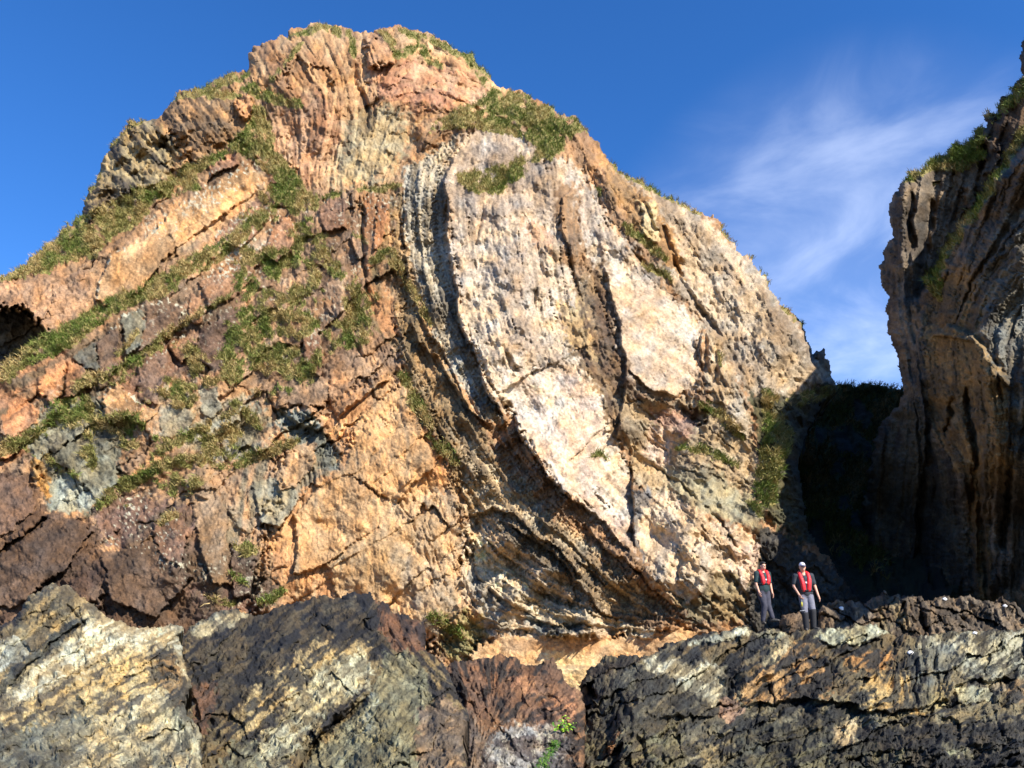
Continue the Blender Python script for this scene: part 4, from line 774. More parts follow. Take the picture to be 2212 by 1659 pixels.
# big ledge on the right that the people stand on
L5, o = shore('rock_ledge', (1190, 2700, 1330, 1780), 1.6, 47,
    [[(1500, 1500), (1640, 1400)], [(1600, 1520), (1760, 1400)], [(1720, 1500), (1860, 1390)], [(1300, 1600), (1420, 1480)], [(1280, 1440), (1260, 1600)], [(1600, 1640), (1850, 1560)], [(1990, 1420), (2000, 1500)], [(2200, 1400), (2100, 1470)], [(1300, 1700), (1600, 1560)], [(1900, 1640), (2180, 1640)]],
    (134, 120, 92), (58, 55, 52),
    [(1256, 1484), (1253, 1471), (1281, 1437), (1306, 1415), (1331, 1412), (1394, 1420), (1422, 1404), (1469, 1386), (1509, 1373), (1547, 1364), (1606, 1356), (1640, 1360), (1687, 1356), (1703, 1368), (1753, 1360), (1797, 1353), (1828, 1348), (1890, 1353), (1925, 1371), (1953, 1374), (2047, 1371), (2109, 1361), (2212, 1357), (2420, 1352), (2690, 1362), (2690, 1770), (1215, 1770), (1235, 1659), (1244, 1600), (1236, 1560), (1240, 1530), (1248, 1500)],
    lambda X, Y: 21.8 - 7.8 * np.clip((Y - 1358) / 300, 0, 1.4) ** 0.9,
    'wide dark grey and ochre layered rock ledge that the two people stand on', blk_k=2.6, amp=1.8, cells=(95, 46), ang=-24, roll=(9, .5), back=(('r', 1.4, -.02), ('r', 2.6, -.04), ('r', 4.0, -1.2), ('r', 4.2, -7)),
    forms=[(1380, 1520, 110, 90, 2.2), (1330, 1640, 120, 60, .8), (1700, 1450, 160, 40, .4), (2100, 1600, 200, 60, .6)],
    paints=[([(1230, 1500), (1300, 1440), (1560, 1440), (1620, 1540), (1500, 1600), (1240, 1700)], (106, 96, 78), (62, 58, 52), 20),
            ([(1390, 1425), (1450, 1420), (1510, 1421), (1550, 1430), (1562, 1455), (1560, 1500), (1545, 1530), (1500, 1500), (1470, 1470), (1400, 1450)], (208, 196, 168), (132, 120, 98), 8),
            ([(1555, 1500), (1595, 1508), (1602, 1535), (1580, 1560), (1550, 1540)], (172, 136, 112), (140, 108, 92), 5),
            ([(1250, 1480), (1290, 1430), (1400, 1420), (1330, 1450)], (76, 64, 54), (52, 46, 42), 10),
            ([(1420, 1400), (1600, 1358), (1700, 1365), (1960, 1372), (1960, 1470), (1800, 1500), (1600, 1520), (1560, 1440)], (112, 94, 66), (44, 43, 44), 12),
            ([(1590, 1510), (1640, 1440), (1720, 1390), (1800, 1440), (1790, 1500), (1700, 1520)], (190, 142, 86), (52, 48, 46), 14),
            ([(1820, 1420), (1930, 1410), (1920, 1440), (1850, 1450)], (196, 140, 74), (64, 58, 54), 10),
            ([(1870, 1460), (1980, 1450), (1990, 1540), (1860, 1530)], (196, 158, 96), (92, 84, 70), 12),
            ([(1680, 1365), (1720, 1370), (1670, 1430), (1640, 1430)], (190, 168, 128), (120, 108, 84), 6),
            ([(1560, 1363), (1610, 1357), (1625, 1363), (1600, 1378), (1540, 1384), (1490, 1388)], (206, 200, 176), (142, 136, 118), 5),
            ([(1625, 1366), (1690, 1358), (1700, 1372), (1680, 1378)], (196, 186, 150), (130, 120, 96), 5),
            ([(1756, 1380), (1770, 1362), (1797, 1352), (1890, 1352), (1922, 1370), (1880, 1383), (1860, 1388), (1800, 1392)], (208, 202, 170), (160, 152, 124), 4),
            ([(1985, 1372), (2212, 1357), (2430, 1350), (2430, 1460), (2150, 1470), (2000, 1420)], (166, 158, 136), (72, 68, 60), 14),
            ([(2080, 1400), (2150, 1380), (2230, 1375), (2430, 1380), (2430, 1430), (2230, 1450), (2120, 1440)], (188, 178, 150), (90, 84, 72), 10), ([(2170, 1475), (2430, 1470), (2430, 1540), (2230, 1530), (2180, 1510)], (150, 122, 88), (66, 60, 54), 8), ([(1960, 1400), (2060, 1395), (2060, 1470), (1985, 1490)], (120, 116, 104), (60, 58, 56), 10),
            ([(2065, 1484), (2143, 1479), (2150, 1511), (2070, 1513)], (200, 192, 158), (160, 150, 122), 3),
            ([(2145, 1470), (2172, 1464), (2176, 1490), (2160, 1500)], (210, 188, 158), (170, 150, 126), 3),
            ([(1985, 1500), (2040, 1500), (2050, 1530), (1990, 1535)], (176, 156, 108), (110, 98, 76), 6),
            ([(1600, 1560), (1830, 1530), (1800, 1640), (1700, 1720), (1560, 1720)], (90, 84, 68), (46, 45, 43), 16),
            ([(1795, 1590), (1830, 1550), (1846, 1560), (1843, 1600), (1810, 1604)], (206, 180, 140), (160, 136, 104), 5),
            ([(1860, 1540), (1960, 1545), (1920, 1570), (1860, 1590)], (150, 138, 108), (100, 92, 76), 6),
            ([(1850, 1570), (2230, 1560), (2430, 1600), (2430, 1780), (1850, 1780)], (78, 70, 60), (42, 40, 39), 16),
            ([(1640, 1640), (1740, 1610), (1960, 1620), (1900, 1780), (1560, 1780)], (116, 108, 80), (70, 66, 56), 16),
            ([(2020, 1600), (2090, 1620), (2110, 1640), (2060, 1640)], (160, 148, 112), (100, 90, 70), 6),
            ([(1250, 1600), (1330, 1600), (1390, 1560), (1480, 1560), (1500, 1780), (1240, 1780)], (116, 106, 78), (76, 68, 56), 16),
            ([(1290, 1650), (1320, 1600), (1340, 1580), (1330, 1620)], (168, 108, 50), (110, 76, 50), 6)],
    steps=[([(2212, 1470), (2172, 1464), (2109, 1466), (2066, 1482), (2047, 1514), (1975, 1537), (1859, 1535), (1844, 1522), (1719, 1507), (1600, 1528)], .35, 60, dict(up=.25, sharp=3)),
           ([(2080, 1600), (2075, 1560), (2015, 1549), (1900, 1560), (1880, 1600)], .2, 40, dict(up=.1, sharp=3)),
           ([(1560, 1520), (1540, 1550), (1480, 1548), (1400, 1550)], .25, 40, dict(up=.15, sharp=3)),
           ([(1560, 1515), (1568, 1470), (1545, 1435)], -.6, 50, dict(sharp=3)),
           ([(1930, 1374), (1880, 1386), (1800, 1393), (1756, 1385)], .2, 20, dict(sharp=2, up=.1)), ([(1630, 1378), (1560, 1380), (1500, 1390)], .15, 20, dict(sharp=2)),
           ([(2150, 1515), (2068, 1516), (2062, 1482)], .25, 20, dict(sharp=2)), ([(1810, 1606), (1850, 1600)], .1, 20)],
    crevs=[([(1978, 1415), (1980, 1470), (1981, 1537)], 3.5, .3), ([(1934, 1375), (1930, 1420)], 3.5, .3), ([(1590, 1560), (1580, 1640)], 2.5, .15), ([(2200, 1360), (2150, 1480)], 3, .15),
           ([(1320, 1490), (1350, 1540), (1370, 1570)], 10, .35), ([(1310, 1680), (1330, 1640), (1345, 1600)], 9, .35), ([(1375, 1580), (1395, 1620)], 8, .35), ([(1395, 1660), (1390, 1600), (1400, 1560)], 4, .2), ([(2130, 1520), (2180, 1600)], 3, .15)],
    bumps=[([(1244, 1484), (1282, 1480), (1294, 1508), (1280, 1536), (1256, 1556), (1234, 1562), (1226, 1545), (1240, 1515)], -1.6, 5)],
    lich=[([(1985, 1372), (2212, 1360), (2430, 1350), (2430, 1450), (2100, 1440)], .5), ([(1450, 1470), (1560, 1430), (1560, 1500)], .3)])
# centre hummock
L6, o = shore('rock_outcrop', (930, 1290, 1395, 1780), 1.6, 53, [[(1010, 1440), (1050, 1560)], [(1150, 1440), (1080, 1560)], [(1200, 1500), (1060, 1580)], [(1000, 1600), (990, 1700)], [(1100, 1600), (1200, 1640)]], (150, 108, 76), (66, 54, 48),
    [(954, 1443), (985, 1426), (1007, 1431), (1038, 1421), (1088, 1416), (1126, 1424), (1138, 1440), (1157, 1434), (1192, 1418), (1201, 1437), (1220, 1471), (1248, 1487), (1258, 1500), (1262, 1560), (1262, 1770), (940, 1770), (950, 1600), (960, 1500)],
    ylin(17.5, 1420, 12.0, 1659), 'low brown and purplish hummock between the big slab and the right ledge', blk_k=.7, amp=1.3, cells=(90, 60), ang=50, roll=(22, .9),
    paints=[([(940, 1500), (990, 1430), (1240, 1430), (1250, 1560), (1100, 1540), (980, 1560)], (132, 92, 66), (58, 48, 44), 14), ([(1095, 1470), (1150, 1460), (1160, 1500), (1110, 1500)], (172, 118, 78), (150, 100, 70), 8),
            ([(1150, 1530), (1240, 1490), (1240, 1560), (1150, 1560)], (184, 128, 92), (90, 66, 54), 8), ([(1020, 1700), (1040, 1600), (1100, 1570), (1200, 1560), (1230, 1600), (1210, 1720)], (176, 162, 152), (104, 90, 86), 16),
            ([(940, 1560), (1010, 1540), (1060, 1600), (1020, 1780), (930, 1780)], (146, 118, 96), (102, 84, 76), 14), ([(950, 1560), (1000, 1540), (1010, 1640), (960, 1660)], (162, 130, 82), (120, 102, 84), 10)],
    steps=[([(1192, 1420), (1150, 1440), (1160, 1460), (1210, 1480)], .25, 40), ([(985, 1430), (1010, 1480), (1040, 1520)], .3, 40)],
    crevs=[([(955, 1445), (975, 1485), (995, 1512)], 7, .35), ([(985, 1440), (1005, 1490)], 3, .15)], lich=[([(1040, 1600), (1200, 1570), (1210, 1680), (1040, 1700)], .45)])
# big dark slab
L7, o = shore('rock_outcrop', (370, 1040, 1260, 1780), 1.6, 59,
    [[(420, 1460), (560, 1340)], [(480, 1560), (640, 1400), (740, 1330)], [(600, 1560), (760, 1440)], [(640, 1650), (800, 1500)], [(760, 1640), (900, 1500)], [(900, 1340), (930, 1420)], [(860, 1420), (960, 1500)]], (140, 118, 80), (54, 50, 50),
    [(380, 1400), (400, 1362), (440, 1335), (469, 1320), (520, 1322), (562, 1327), (576, 1315), (613, 1302), (648, 1296), (701, 1284), (726, 1295), (751, 1284), (795, 1281), (801, 1277), (807, 1296), (845, 1309), (851, 1327), (866, 1326), (882, 1318), (888, 1337), (917, 1334), (925, 1370), (920, 1400), (950, 1425), (975, 1460), (990, 1510), (1010, 1540), (1000, 1600), (1020, 1770), (375, 1770), (380, 1659), (378, 1600), (375, 1540), (372, 1440)],
    ylin(15.0, 1290, 8.6, 1659), 'large dark slab with black lichen and a grey green face below its diagonal crack', blk_k=.85, amp=1.0, cells=(110, 54), ang=-42, roll=(20, .9),
    forms=[(640, 1420, 160, 90, .5), (820, 1560, 130, 90, .5)],
    paints=[([(400, 1385), (470, 1318), (600, 1290), (800, 1270), (930, 1340), (930, 1400), (840, 1400), (700, 1420), (560, 1500), (440, 1600), (390, 1500)], (84, 72, 56), (38, 37, 41), 18),
            ([(403, 1365), (470, 1320), (540, 1325), (500, 1350), (430, 1385)], (184, 168, 134), (110, 100, 84), 6),
            ([(820, 1300), (860, 1330), (930, 1340), (930, 1410), (870, 1420), (830, 1360)], (130, 88, 62), (66, 50, 46), 12),
            ([(560, 1470), (680, 1390), (800, 1390), (760, 1440), (640, 1520), (500, 1600)], (190, 160, 108), (74, 68, 60), 18),
            ([(560, 1600), (620, 1520), (690, 1440), (780, 1410), (800, 1440), (790, 1490), (700, 1540), (640, 1620), (560, 1700)], (216, 200, 160), (142, 126, 96), 12),
            ([(830, 1412), (880, 1402), (920, 1440), (925, 1475), (960, 1560), (970, 1780), (640, 1780), (670, 1640), (740, 1560), (800, 1500)], (150, 140, 108), (108, 102, 80), 8),
            ([(780, 1520), (810, 1500), (820, 1560), (790, 1580)], (176, 174, 154), (140, 136, 112), 8),
            ([(905, 1540), (960, 1500), (1010, 1560), (1000, 1780), (900, 1780)], (150, 122, 96), (110, 92, 78), 12),
            ([(410, 1480), (470, 1470), (450, 1580), (420, 1590)], (118, 82, 60), (78, 60, 52), 8), ([(450, 1720), (500, 1600), (560, 1600), (560, 1780)], (150, 144, 116), (96, 92, 78), 14)],
    steps=[([(905, 1555), (830, 1580), (790, 1640)], -.0, 30), ([(648, 1690), (670, 1624), (701, 1580), (751, 1536), (798, 1496)], -.45, 90, dict(sharp=4)), ([(730, 1370), (690, 1340)], .15, 20, dict(sharp=2)), ([(845, 1410), (880, 1403)], -.25, 30, dict(sharp=2)),
           ([(430, 1590), (425, 1530), (405, 1470)], .2, 30)],
    crevs=[([(640, 1720), (655, 1650), (672, 1622), (703, 1580), (751, 1536), (800, 1494)], 7, .5, 60), ([(690, 1340), (726, 1368)], 4, .2), ([(560, 1640), (640, 1560), (680, 1520)], 2, .08), ([(445, 1560), (470, 1555)], 6, .25), ([(900, 1530), (940, 1500)], 2, .07), ([(905, 1470), (960, 1560)], 2, .08)],
    lich=[([(640, 1440), (790, 1420), (780, 1480), (680, 1530)], .35)])
# pale outcrop at the left
L8, o = shore('rock_outcrop', (-480, 470, 1235, 1780), 1.6, 61,
    [[(0, 1500), (110, 1390), (190, 1330)], [(0, 1560), (200, 1440), (360, 1370)], [(0, 1620), (250, 1480), (390, 1420)], [(100, 1700), (300, 1560), (400, 1490)], [(30, 1340), (120, 1270)], [(340, 1400), (400, 1480), (430, 1600)]], (208, 186, 144), (118, 108, 92),
    [(-480, 1560), (-160, 1420), (0, 1345), (19, 1340), (62, 1290), (110, 1258), (135, 1256), (160, 1272), (190, 1296), (230, 1330), (297, 1356), (350, 1358), (380, 1353), (400, 1353), (404, 1364), (390, 1376), (398, 1400), (404, 1440), (410, 1470), (402, 1520), (425, 1570), (437, 1620), (446, 1770), (-480, 1770)],
    ylin(12.5, 1260, 7.2, 1659), 'pale cream streaked rock outcrop sloping across the lower left corner', blk_k=.7, amp=.75, cells=(110, 48), ang=-34, roll=(22, .8),
    forms=[(120, 1300, 90, 40, .3), (300, 1420, 120, 60, .25)],
    paints=[([(-480, 1500), (60, 1280), (150, 1256), (200, 1300), (190, 1330), (60, 1440), (-160, 1600)], (172, 144, 98), (112, 98, 76), 12),
            ([(-160, 1300), (0, 1330), (62, 1285), (40, 1340), (-160, 1450)], (96, 76, 62), (64, 54, 48), 8),
            ([(-20, 1400), (20, 1376), (45, 1382), (66, 1410), (60, 1430), (10, 1450), (-60, 1470)], (214, 206, 184), (150, 142, 124), 5),
            ([(200, 1325), (180, 1360), (60, 1450), (0, 1510), (-160, 1600), (-160, 1560), (0, 1470), (80, 1400), (160, 1330)], (92, 90, 82), (64, 62, 60), 8),
            ([(170, 1350), (230, 1328), (300, 1354), (404, 1354), (404, 1440), (418, 1480), (390, 1470), (350, 1400), (260, 1400), (160, 1480), (60, 1520), (0, 1530), (80, 1450)], (230, 212, 176), (182, 158, 118), 10),
            ([(0, 1540), (200, 1450), (340, 1390), (400, 1490), (330, 1500), (160, 1580), (0, 1640)], (206, 174, 118), (108, 94, 76), 12),
            ([(-480, 1640), (0, 1590), (160, 1540), (230, 1560), (130, 1660), (100, 1780), (-480, 1780)], (140, 132, 112), (98, 92, 80), 14),
            ([(130, 1660), (260, 1540), (340, 1510), (420, 1560), (446, 1780), (130, 1780)], (206, 184, 142), (126, 114, 92), 12),
            ([(340, 1400), (380, 1410), (410, 1500), (380, 1540), (340, 1470)], (160, 124, 80), (84, 74, 62), 8),
            ([(330, 1540), (380, 1530), (436, 1620), (430, 1640), (380, 1600)], (224, 208, 168), (130, 122, 100), 6)],
    steps=[([(0, 1500), (60, 1440), (110, 1388), (190, 1326)], -.25, 40, dict(sharp=3)), ([(-40, 1460), (20, 1440), (66, 1412), (40, 1380)], .15, 20, dict(sharp=3)), ([(160, 1350), (120, 1390), (60, 1436)], -.1, 20)],
    crevs=[([(350, 1359), (180, 1500)], 2, .05), ([(228, 1700), (240, 1640), (260, 1590)], 2.5, .1), ([(130, 1290), (190, 1350)], 3, .12), ([(60, 1500), (300, 1400)], 2, .06), ([(100, 1560), (330, 1440)], 2, .06), ([(25, 1394), (28, 1402)], 4, .12, 3)],
    lich=[([(200, 1340), (400, 1360), (400, 1420), (200, 1400)], .3)])
print('shore', time.time() - T0)

# ================================================================ GROUND
bm = bmesh.new()
rings = [3, 6, 10, 16, 24, 34, 50, 80, 140, 260, 500, 1200]
rng = np.random.RandomState(5); cen = bm.verts.new((0, 6, -1.0)); prev = None
for r in rings:
    cur = [bm.verts.new((r * math.cos(a), 6 + r * math.sin(a), -1.0 - min(r, 60) * 0.008 + rng.uniform(-.12, .12))) for a in np.linspace(0, 2 * math.pi, 49)[:-1]]
    for i in range(48):
        j = (i + 1) % 48
        bm.faces.new((cen, cur[i], cur[j]) if prev is None else (prev[i], cur[i], cur[j], prev[j]))
    prev = cur
me = bpy.data.meshes.new('ground'); bm.to_mesh(me); bm.free(); me.materials.append(plain('shingle', (118, 104, 88), .9, 3, .35, .05))
g = bpy.data.objects.new('ground', me); COL.objects.link(g); structure(g)

# ================================================================ GRASS
def grass(name, jobs, mat):
    VV, CC = [], []
    rng = np.random.RandomState(77)
    for L, n, ln, wd, outw in jobs:
        wgt = (np.clip(L.grass - 0.35, 0, 1) * L.V) ** 1.0
        y = L.P[..., 1]; pr = wgt.ravel() / wgt.sum()
        pick = rng.choice(pr.size, n, p=pr)
        base = L.P.reshape(-1, 3)[pick]
        patch = fbm(L.shape, 30 / L.step, 3, 555).ravel()[pick] + 0.5 * rng.randn(n); gp = fbm(L.shape, 45 / L.step, 3, 556).ravel()[pick]
        nb = 6
        base = np.repeat(base, nb, 0) + rng.randn(n * nb, 3) * np.array([0.06, 0.06, 0.05])
        t = np.repeat(patch, nb) + 0.25 * rng.randn(n * nb); g_ = np.repeat(gp, nb)
        length = ln * np.repeat(rng.uniform(.6, 1.7, n), nb) * rng.uniform(0.5, 1.2, n * nb)
        d = np.array(outw) + rng.randn(n * nb, 3) * np.array([.45, .35, .3]); d /= np.linalg.norm(d, axis=1)[:, None]
        sd = np.cross(d, rng.randn(n * nb, 3)); sd /= np.linalg.norm(sd, axis=1)[:, None]
        w2 = (wd * rng.uniform(.6, 1.2, n * nb))[:, None] * sd
        mid = base + d * (length * .55)[:, None]
        tip = base + d * length[:, None] + np.array([0, -.12, -.35]) * (length * rng.uniform(.3, 1, n * nb))[:, None]
        VV.append(np.stack([base - w2, base + w2, mid + w2 * .7, tip, mid - w2 * .7], 1).reshape(-1, 3))
        green, olive, straw = lin((98, 122, 50)), lin((132, 130, 72)), lin((190, 166, 112))
        m1 = sstep(-.8, .9, t)[:, None]; c = olive + (straw - olive) * m1
        m2 = sstep(-.2, .7, g_ + .25 * rng.randn(n * nb))[:, None]; c = c + (green - c) * m2 * .8
        c = c * rng.uniform(.6, 1.3, (n * nb, 1)) * getattr(L, 'turf_k', 1.0)
        CC.append(np.repeat(c, 5, 0))
    V = np.concatenate(VV); C = np.concatenate(CC); m = len(V) // 5; b = np.arange(m)[:, None] * 5
    o = new_mesh_object(name, V, b + np.array([[0, 1, 2, 4]]), mat, tris=b + np.array([[4, 2, 3]]), smooth=False)
    set_color(o, C); o['kind'] = 'stuff'; o['label'] = 'olive and straw coloured grass tufts growing on the ledges of the cliffs'; o['category'] = 'grass'
    return o
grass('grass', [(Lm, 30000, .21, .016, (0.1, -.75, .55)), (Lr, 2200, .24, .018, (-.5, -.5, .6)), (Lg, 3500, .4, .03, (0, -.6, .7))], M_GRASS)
print('grass', time.time() - T0)
#@@PEOPLE
# ================================================================ PEOPLE
def tube(bm, pts, seg=10, flat=(1, 1)):
    """chain of tapered limbs with round joints; pts = (x, y, z, r)"""
    for i, (x, y, z, r) in enumerate(pts):
        bmesh.ops.create_uvsphere(bm, u_segments=seg, v_segments=max(6, seg // 2 + 1), radius=r, matrix=Matrix.Translation((x, y, z)) @ Matrix.Diagonal((flat[0], flat[1], 1, 1)))
    for a, b in zip(pts[:-1], pts[1:]):
        A, B = Vector(a[:3]), Vector(b[:3]); d = B - A
        if d.length < 1e-5: continue
        M = Matrix.Translation((A + B) / 2) @ Matrix.Diagonal((flat[0], flat[1], 1, 1)) @ d.to_track_quat('Z', 'Y').to_matrix().to_4x4() if flat != (1, 1) else Matrix.Translation((A + B) / 2) @ d.to_track_quat('Z', 'Y').to_matrix().to_4x4()
        bmesh.ops.create_cone(bm, cap_ends=True, segments=seg, radius1=a[3], radius2=b[3], depth=d.length, matrix=M)
def ell(bm, c, r, seg=14, rot=None):
    M = Matrix.Translation(c) @ (rot or Matrix.Identity(4)) @ Matrix.Diagonal((*r, 1))
    bmesh.ops.create_uvsphere(bm, u_segments=seg, v_segments=seg // 2 + 2, radius=1, matrix=M)
def obj(name, bm, mat, parent=None, vox=None, smooth=2):
    me = bpy.data.meshes.new(name); bm.to_mesh(me); bm.free(); me.materials.append(mat)
    for f in me.polygons: f.use_smooth = True
    o = bpy.data.objects.new(name, me); COL.objects.link(o); o.parent = parent
    if vox:
        r = o.modifiers.new('r', 'REMESH'); r.mode = 'VOXEL'; r.voxel_size = vox; r.use_smooth_shade = True
        s = o.modifiers.new('s', 'SMOOTH'); s.factor = .5; s.iterations = smooth
    return o
SKIN = plain('skin', (214, 160, 132), .55, 40, .08)
def skin_body(bm, J, lean_head=(0, -.03, -.02)):
    h = J['head']
    ell(bm, (h[0], h[1], h[2]), (.075, .095, .112))                           # skull
    ell(bm, (h[0], h[1] - .03, h[2] - .055), (.058, .07, .07))               # jaw
    ell(bm, (h[0], h[1] - .102, h[2] - .02), (.014, .022, .024))             # nose
    ell(bm, (h[0], h[1] - .09, h[2] - .062), (.026, .012, .010))             # lips
    for s in (-1, 1):
        ell(bm, (h[0] + s * .077, h[1] + .005, h[2] - .015), (.012, .022, .032))   # ears
        ell(bm, (h[0] + s * .03, h[1] - .088, h[2] + .012), (.022, .012, .010))    # brow
    tube(bm, [(h[0], h[1] + .02, h[2] - .06, .058), (J['neck'][0], J['neck'][1], J['neck'][2], .062)])
    tube(bm, [(*J['neck'], .07), (*J['chest'], .135), (*J['waist'], .12), (*J['pelvis'], .135)], 14)
    for s in ('R', 'L'):
        sg = -1 if s == 'R' else 1
        tube(bm, [(*J['chest'], .10), (*J['sh' + s], .062), (*J['el' + s], .042), (*J['wr' + s], .027)])
        tube(bm, [(J['pelvis'][0] + sg * .08, J['pelvis'][1], J['pelvis'][2] - .03, .10), (*J['kn' + s], .062), (*J['an' + s], .04)])
        A = Vector(J['wr' + s]); d = (A - Vector(J['el' + s])).normalized(); side = Vector((0, -1, 0)) - d * Vector((0, -1, 0)).dot(d); side.normalize()
        inn = d.cross(side) * 1.0
        if inn.x * sg > 0: inn = -inn                                        # towards the thigh
        pc = A + d * .05
        tube(bm, [(*A, .026), (*(A + d * .03 + side * .012), .026), (*(A + d * .085 + side * .018), .020)], 8)
        tube(bm, [(*(A + d * .03 - side * .012), .024), (*(A + d * .085 - side * .02), .018)], 8)
        for k, ln in enumerate((.072, .082, .076, .06)):
            o_ = side * (.030 - .020 * k); c = J.get('curl' + s, .35)
            p0 = A + d * .088 + o_; p1 = p0 + d * ln * .45 + inn * ln * .45 * c * .5; p2 = p1 + d * ln * .3 * (1 - c * .4) + inn * ln * .3 * c; p3 = p2 + (d * (1 - c) + inn * c * 1.2).normalized() * ln * .25
            tube(bm, [(*p0, .0095), (*p1, .009), (*p2, .008), (*p3, .007)], 6)
        t0 = A + d * .035 + side * .028; t1 = t0 + (d * .6 + side * .7 + inn * .2).normalized() * .035; t2 = t1 + (d * .9 + side * .15 + inn * .4).normalized() * .03
        tube(bm, [(*t0, .013), (*t1, .011), (*t2, .009)], 6)
def eyes(root, h, dark):
    for s in (-1, 1):
        bm = bmesh.new(); ell(bm, (h[0] + s * .03, h[1] - .088, h[2] - .004), (.012, .008, .007), 8)
        obj('eye', bm, dark, root)
def shoe(J, s, mat, root, toe=(0, -1)):
    bm = bmesh.new(); a = J['an' + s]; t = Vector((toe[0], toe[1], 0)).normalized()
    z = J['gz' + s]
    tube(bm, [(a[0], a[1], z + .10, .052), (a[0] - t.x * .04, a[1] - t.y * .04, z + .045, .045)], 10)
    tube(bm, [(a[0] - t.x * .05, a[1] - t.y * .05, z + .045, .045), (a[0] + t.x * .08, a[1] + t.y * .08, z + .042, .046), (a[0] + t.x * .17, a[1] + t.y * .17, z + .035, .036)], 10)
    return obj('boot', bm, mat, root, .012)

def person(px, py, y, rot, J, label, look):
    root = bpy.data.objects.new('person', None); COL.objects.link(root)
    p = at(px, py, y); root.location = tuple(p); root.rotation_euler = (0, 0, rot)
    tag(root, label, 'person')
    bm = bmesh.new(); skin_body(bm, J); obj('body', bm, SKIN, root, .009)
    eyes(root, J['head'], look['dark'])
    # short sleeved top
    bm = bmesh.new()
    nk, ch, wa, pe = J['neck'], J['chest'], J['waist'], J['pelvis']
    for fx in (-.055, .055):
        tube(bm, [(nk[0] + fx, nk[1] + .01, nk[2] - .045, .085), (ch[0] + fx * 1.4, ch[1], ch[2], .13), (wa[0] + fx * 1.1, wa[1], wa[2], .125), (pe[0] + fx * 1.2, pe[1], pe[2] + .03, .128)], 14)
    tube(bm, [(ch[0], ch[1], ch[2] + .02, .15), (ch[0], ch[1] - .005, ch[2] - .05, .152), (wa[0], wa[1] - .01, wa[2], .148), (pe[0], pe[1] - .01, pe[2] + .03, .15)], 16)
    for s in ('R', 'L'):
        sh, el = Vector(J['sh' + s]), Vector(J['el' + s])
        e2 = sh + (el - sh) * look['sleeve']
        tube(bm, [(ch[0], ch[1], ch[2] + .05, .11), (*sh, .082), (*(sh + (e2 - sh) * .5), .072), (*e2, .066)], 12)
    obj('shirt', bm, look['shirt'], root, .013, 3)
    # trousers
    bm = bmesh.new()
    for s in ('R', 'L'):
        sg = -1 if s == 'R' else 1; kn, an = J['kn' + s], J['an' + s]
        tube(bm, [(pe[0], pe[1], pe[2] + .02, .153), (pe[0] + sg * .085, pe[1], pe[2] - .07, .115), (*kn, .082), (an[0], an[1], an[2] + .03, .066)], 14)
    obj('trousers', bm, look['trousers'], root, .013, 3)
    if look.get('gaiter'):
        for s in ('R', 'L'):
            bm = bmesh.new(); kn, an = Vector(J['kn' + s]), Vector(J['an' + s]); k = look['gaiter'][0 if s == 'R' else 1]
            a = an + (kn - an) * k
            tube(bm, [(*a, .09), (*(an + (a - an) * .4), .082), (*an, .075)], 12); obj('boot_leg', bm, look['dark'], root, .013)
    for s in ('R', 'L'): shoe(J, s, look['boot'], root, look['toe'][0 if s == 'R' else 1])
    # life jacket: collar round the neck, two lobes down the chest, belt and buckle
    bm = bmesh.new(); n_ = nk
    fy = -.14
    for sg in (-1, 1):
        tube(bm, [(n_[0] + sg * .02, n_[1] + .10, n_[2] + .02, .040), (n_[0] + sg * .085, n_[1] + .05, n_[2] + .035, .045), (n_[0] + sg * .11, n_[1] - .05, n_[2] - .01, .050), (ch[0] + sg * .10, ch[1] + fy + .01, ch[2] + .03, .058), (ch[0] + sg * look['lobe'], ch[1] + fy, ch[2] - .10, .062), (wa[0] + sg * (look['lobe'] - .015), wa[1] + fy + .01, wa[2] + look['low'], .058)], 12)
    lj = obj('life_jacket', bm, look['jacket'], root, .012, 3)
    bm = bmesh.new()
    for k in range(24):
        a0, a1 = k / 24 * 2 * math.pi, (k + 1) / 24 * 2 * math.pi; zz = wa[2] + look['low'] - .02
        tube(bm, [(wa[0] + .20 * math.cos(a0), wa[1] - .01 + .165 * math.sin(a0), zz, .016), (wa[0] + .20 * math.cos(a1), wa[1] - .01 + .165 * math.sin(a1), zz, .016)], 6)
    obj('belt', bm, look['dark'], lj)
    bm = bmesh.new(); bmesh.ops.create_cube(bm, size=1, matrix=Matrix.Translation((ch[0], ch[1] + fy - .02, ch[2] - .06)) @ Matrix.Diagonal((.05, .02, .05, 1)))
    bmesh.ops.bevel(bm, geom=bm.edges[:], offset=.006, segments=2, affect='EDGES')
    obj('buckle', bm, look['metal'], lj)
    return root
DARK = plain('black cloth', (34, 34, 38), .8, 30, .3); METAL = plain('pale plastic', (214, 214, 220), .4, 20, .05)
RED = plain('red life jacket fabric', (226, 40, 46), .5, 14, .12, .01)
TEAL = plain('dark green shirt', (28, 52, 54), .8, 9, .35, .01); CHAR = plain('charcoal shirt', (44, 50, 56), .8, 9, .3, .01)
NAVY = plain('dark slate trousers', (58, 58, 70), .85, 9, .25, .02); GREY = plain('grey trousers', (112, 112, 124), .85, 9, .2, .02)
BOOT = plain('dark walking boots', (72, 68, 62), .7, 20, .3)
J1 = dict(head=(.0, -.06, 1.62), neck=(0, 0, 1.46), chest=(0, 0, 1.28), waist=(-.01, 0, 1.08), pelvis=(-.01, .01, .94), shR=(-.19, 0, 1.40), elR=(-.235, .0, 1.13), wrR=(-.21, -.07, .89), shL=(.19, 0, 1.40), elL=(.225, .0, 1.12), wrL=(.225, -.06, .87),
          knR=(-.05, -.04, .50), anR=(-.10, .03, .09), knL=(.07, -.05, .52), anL=(.13, -.10, .16), gzR=0.0, gzL=.07)
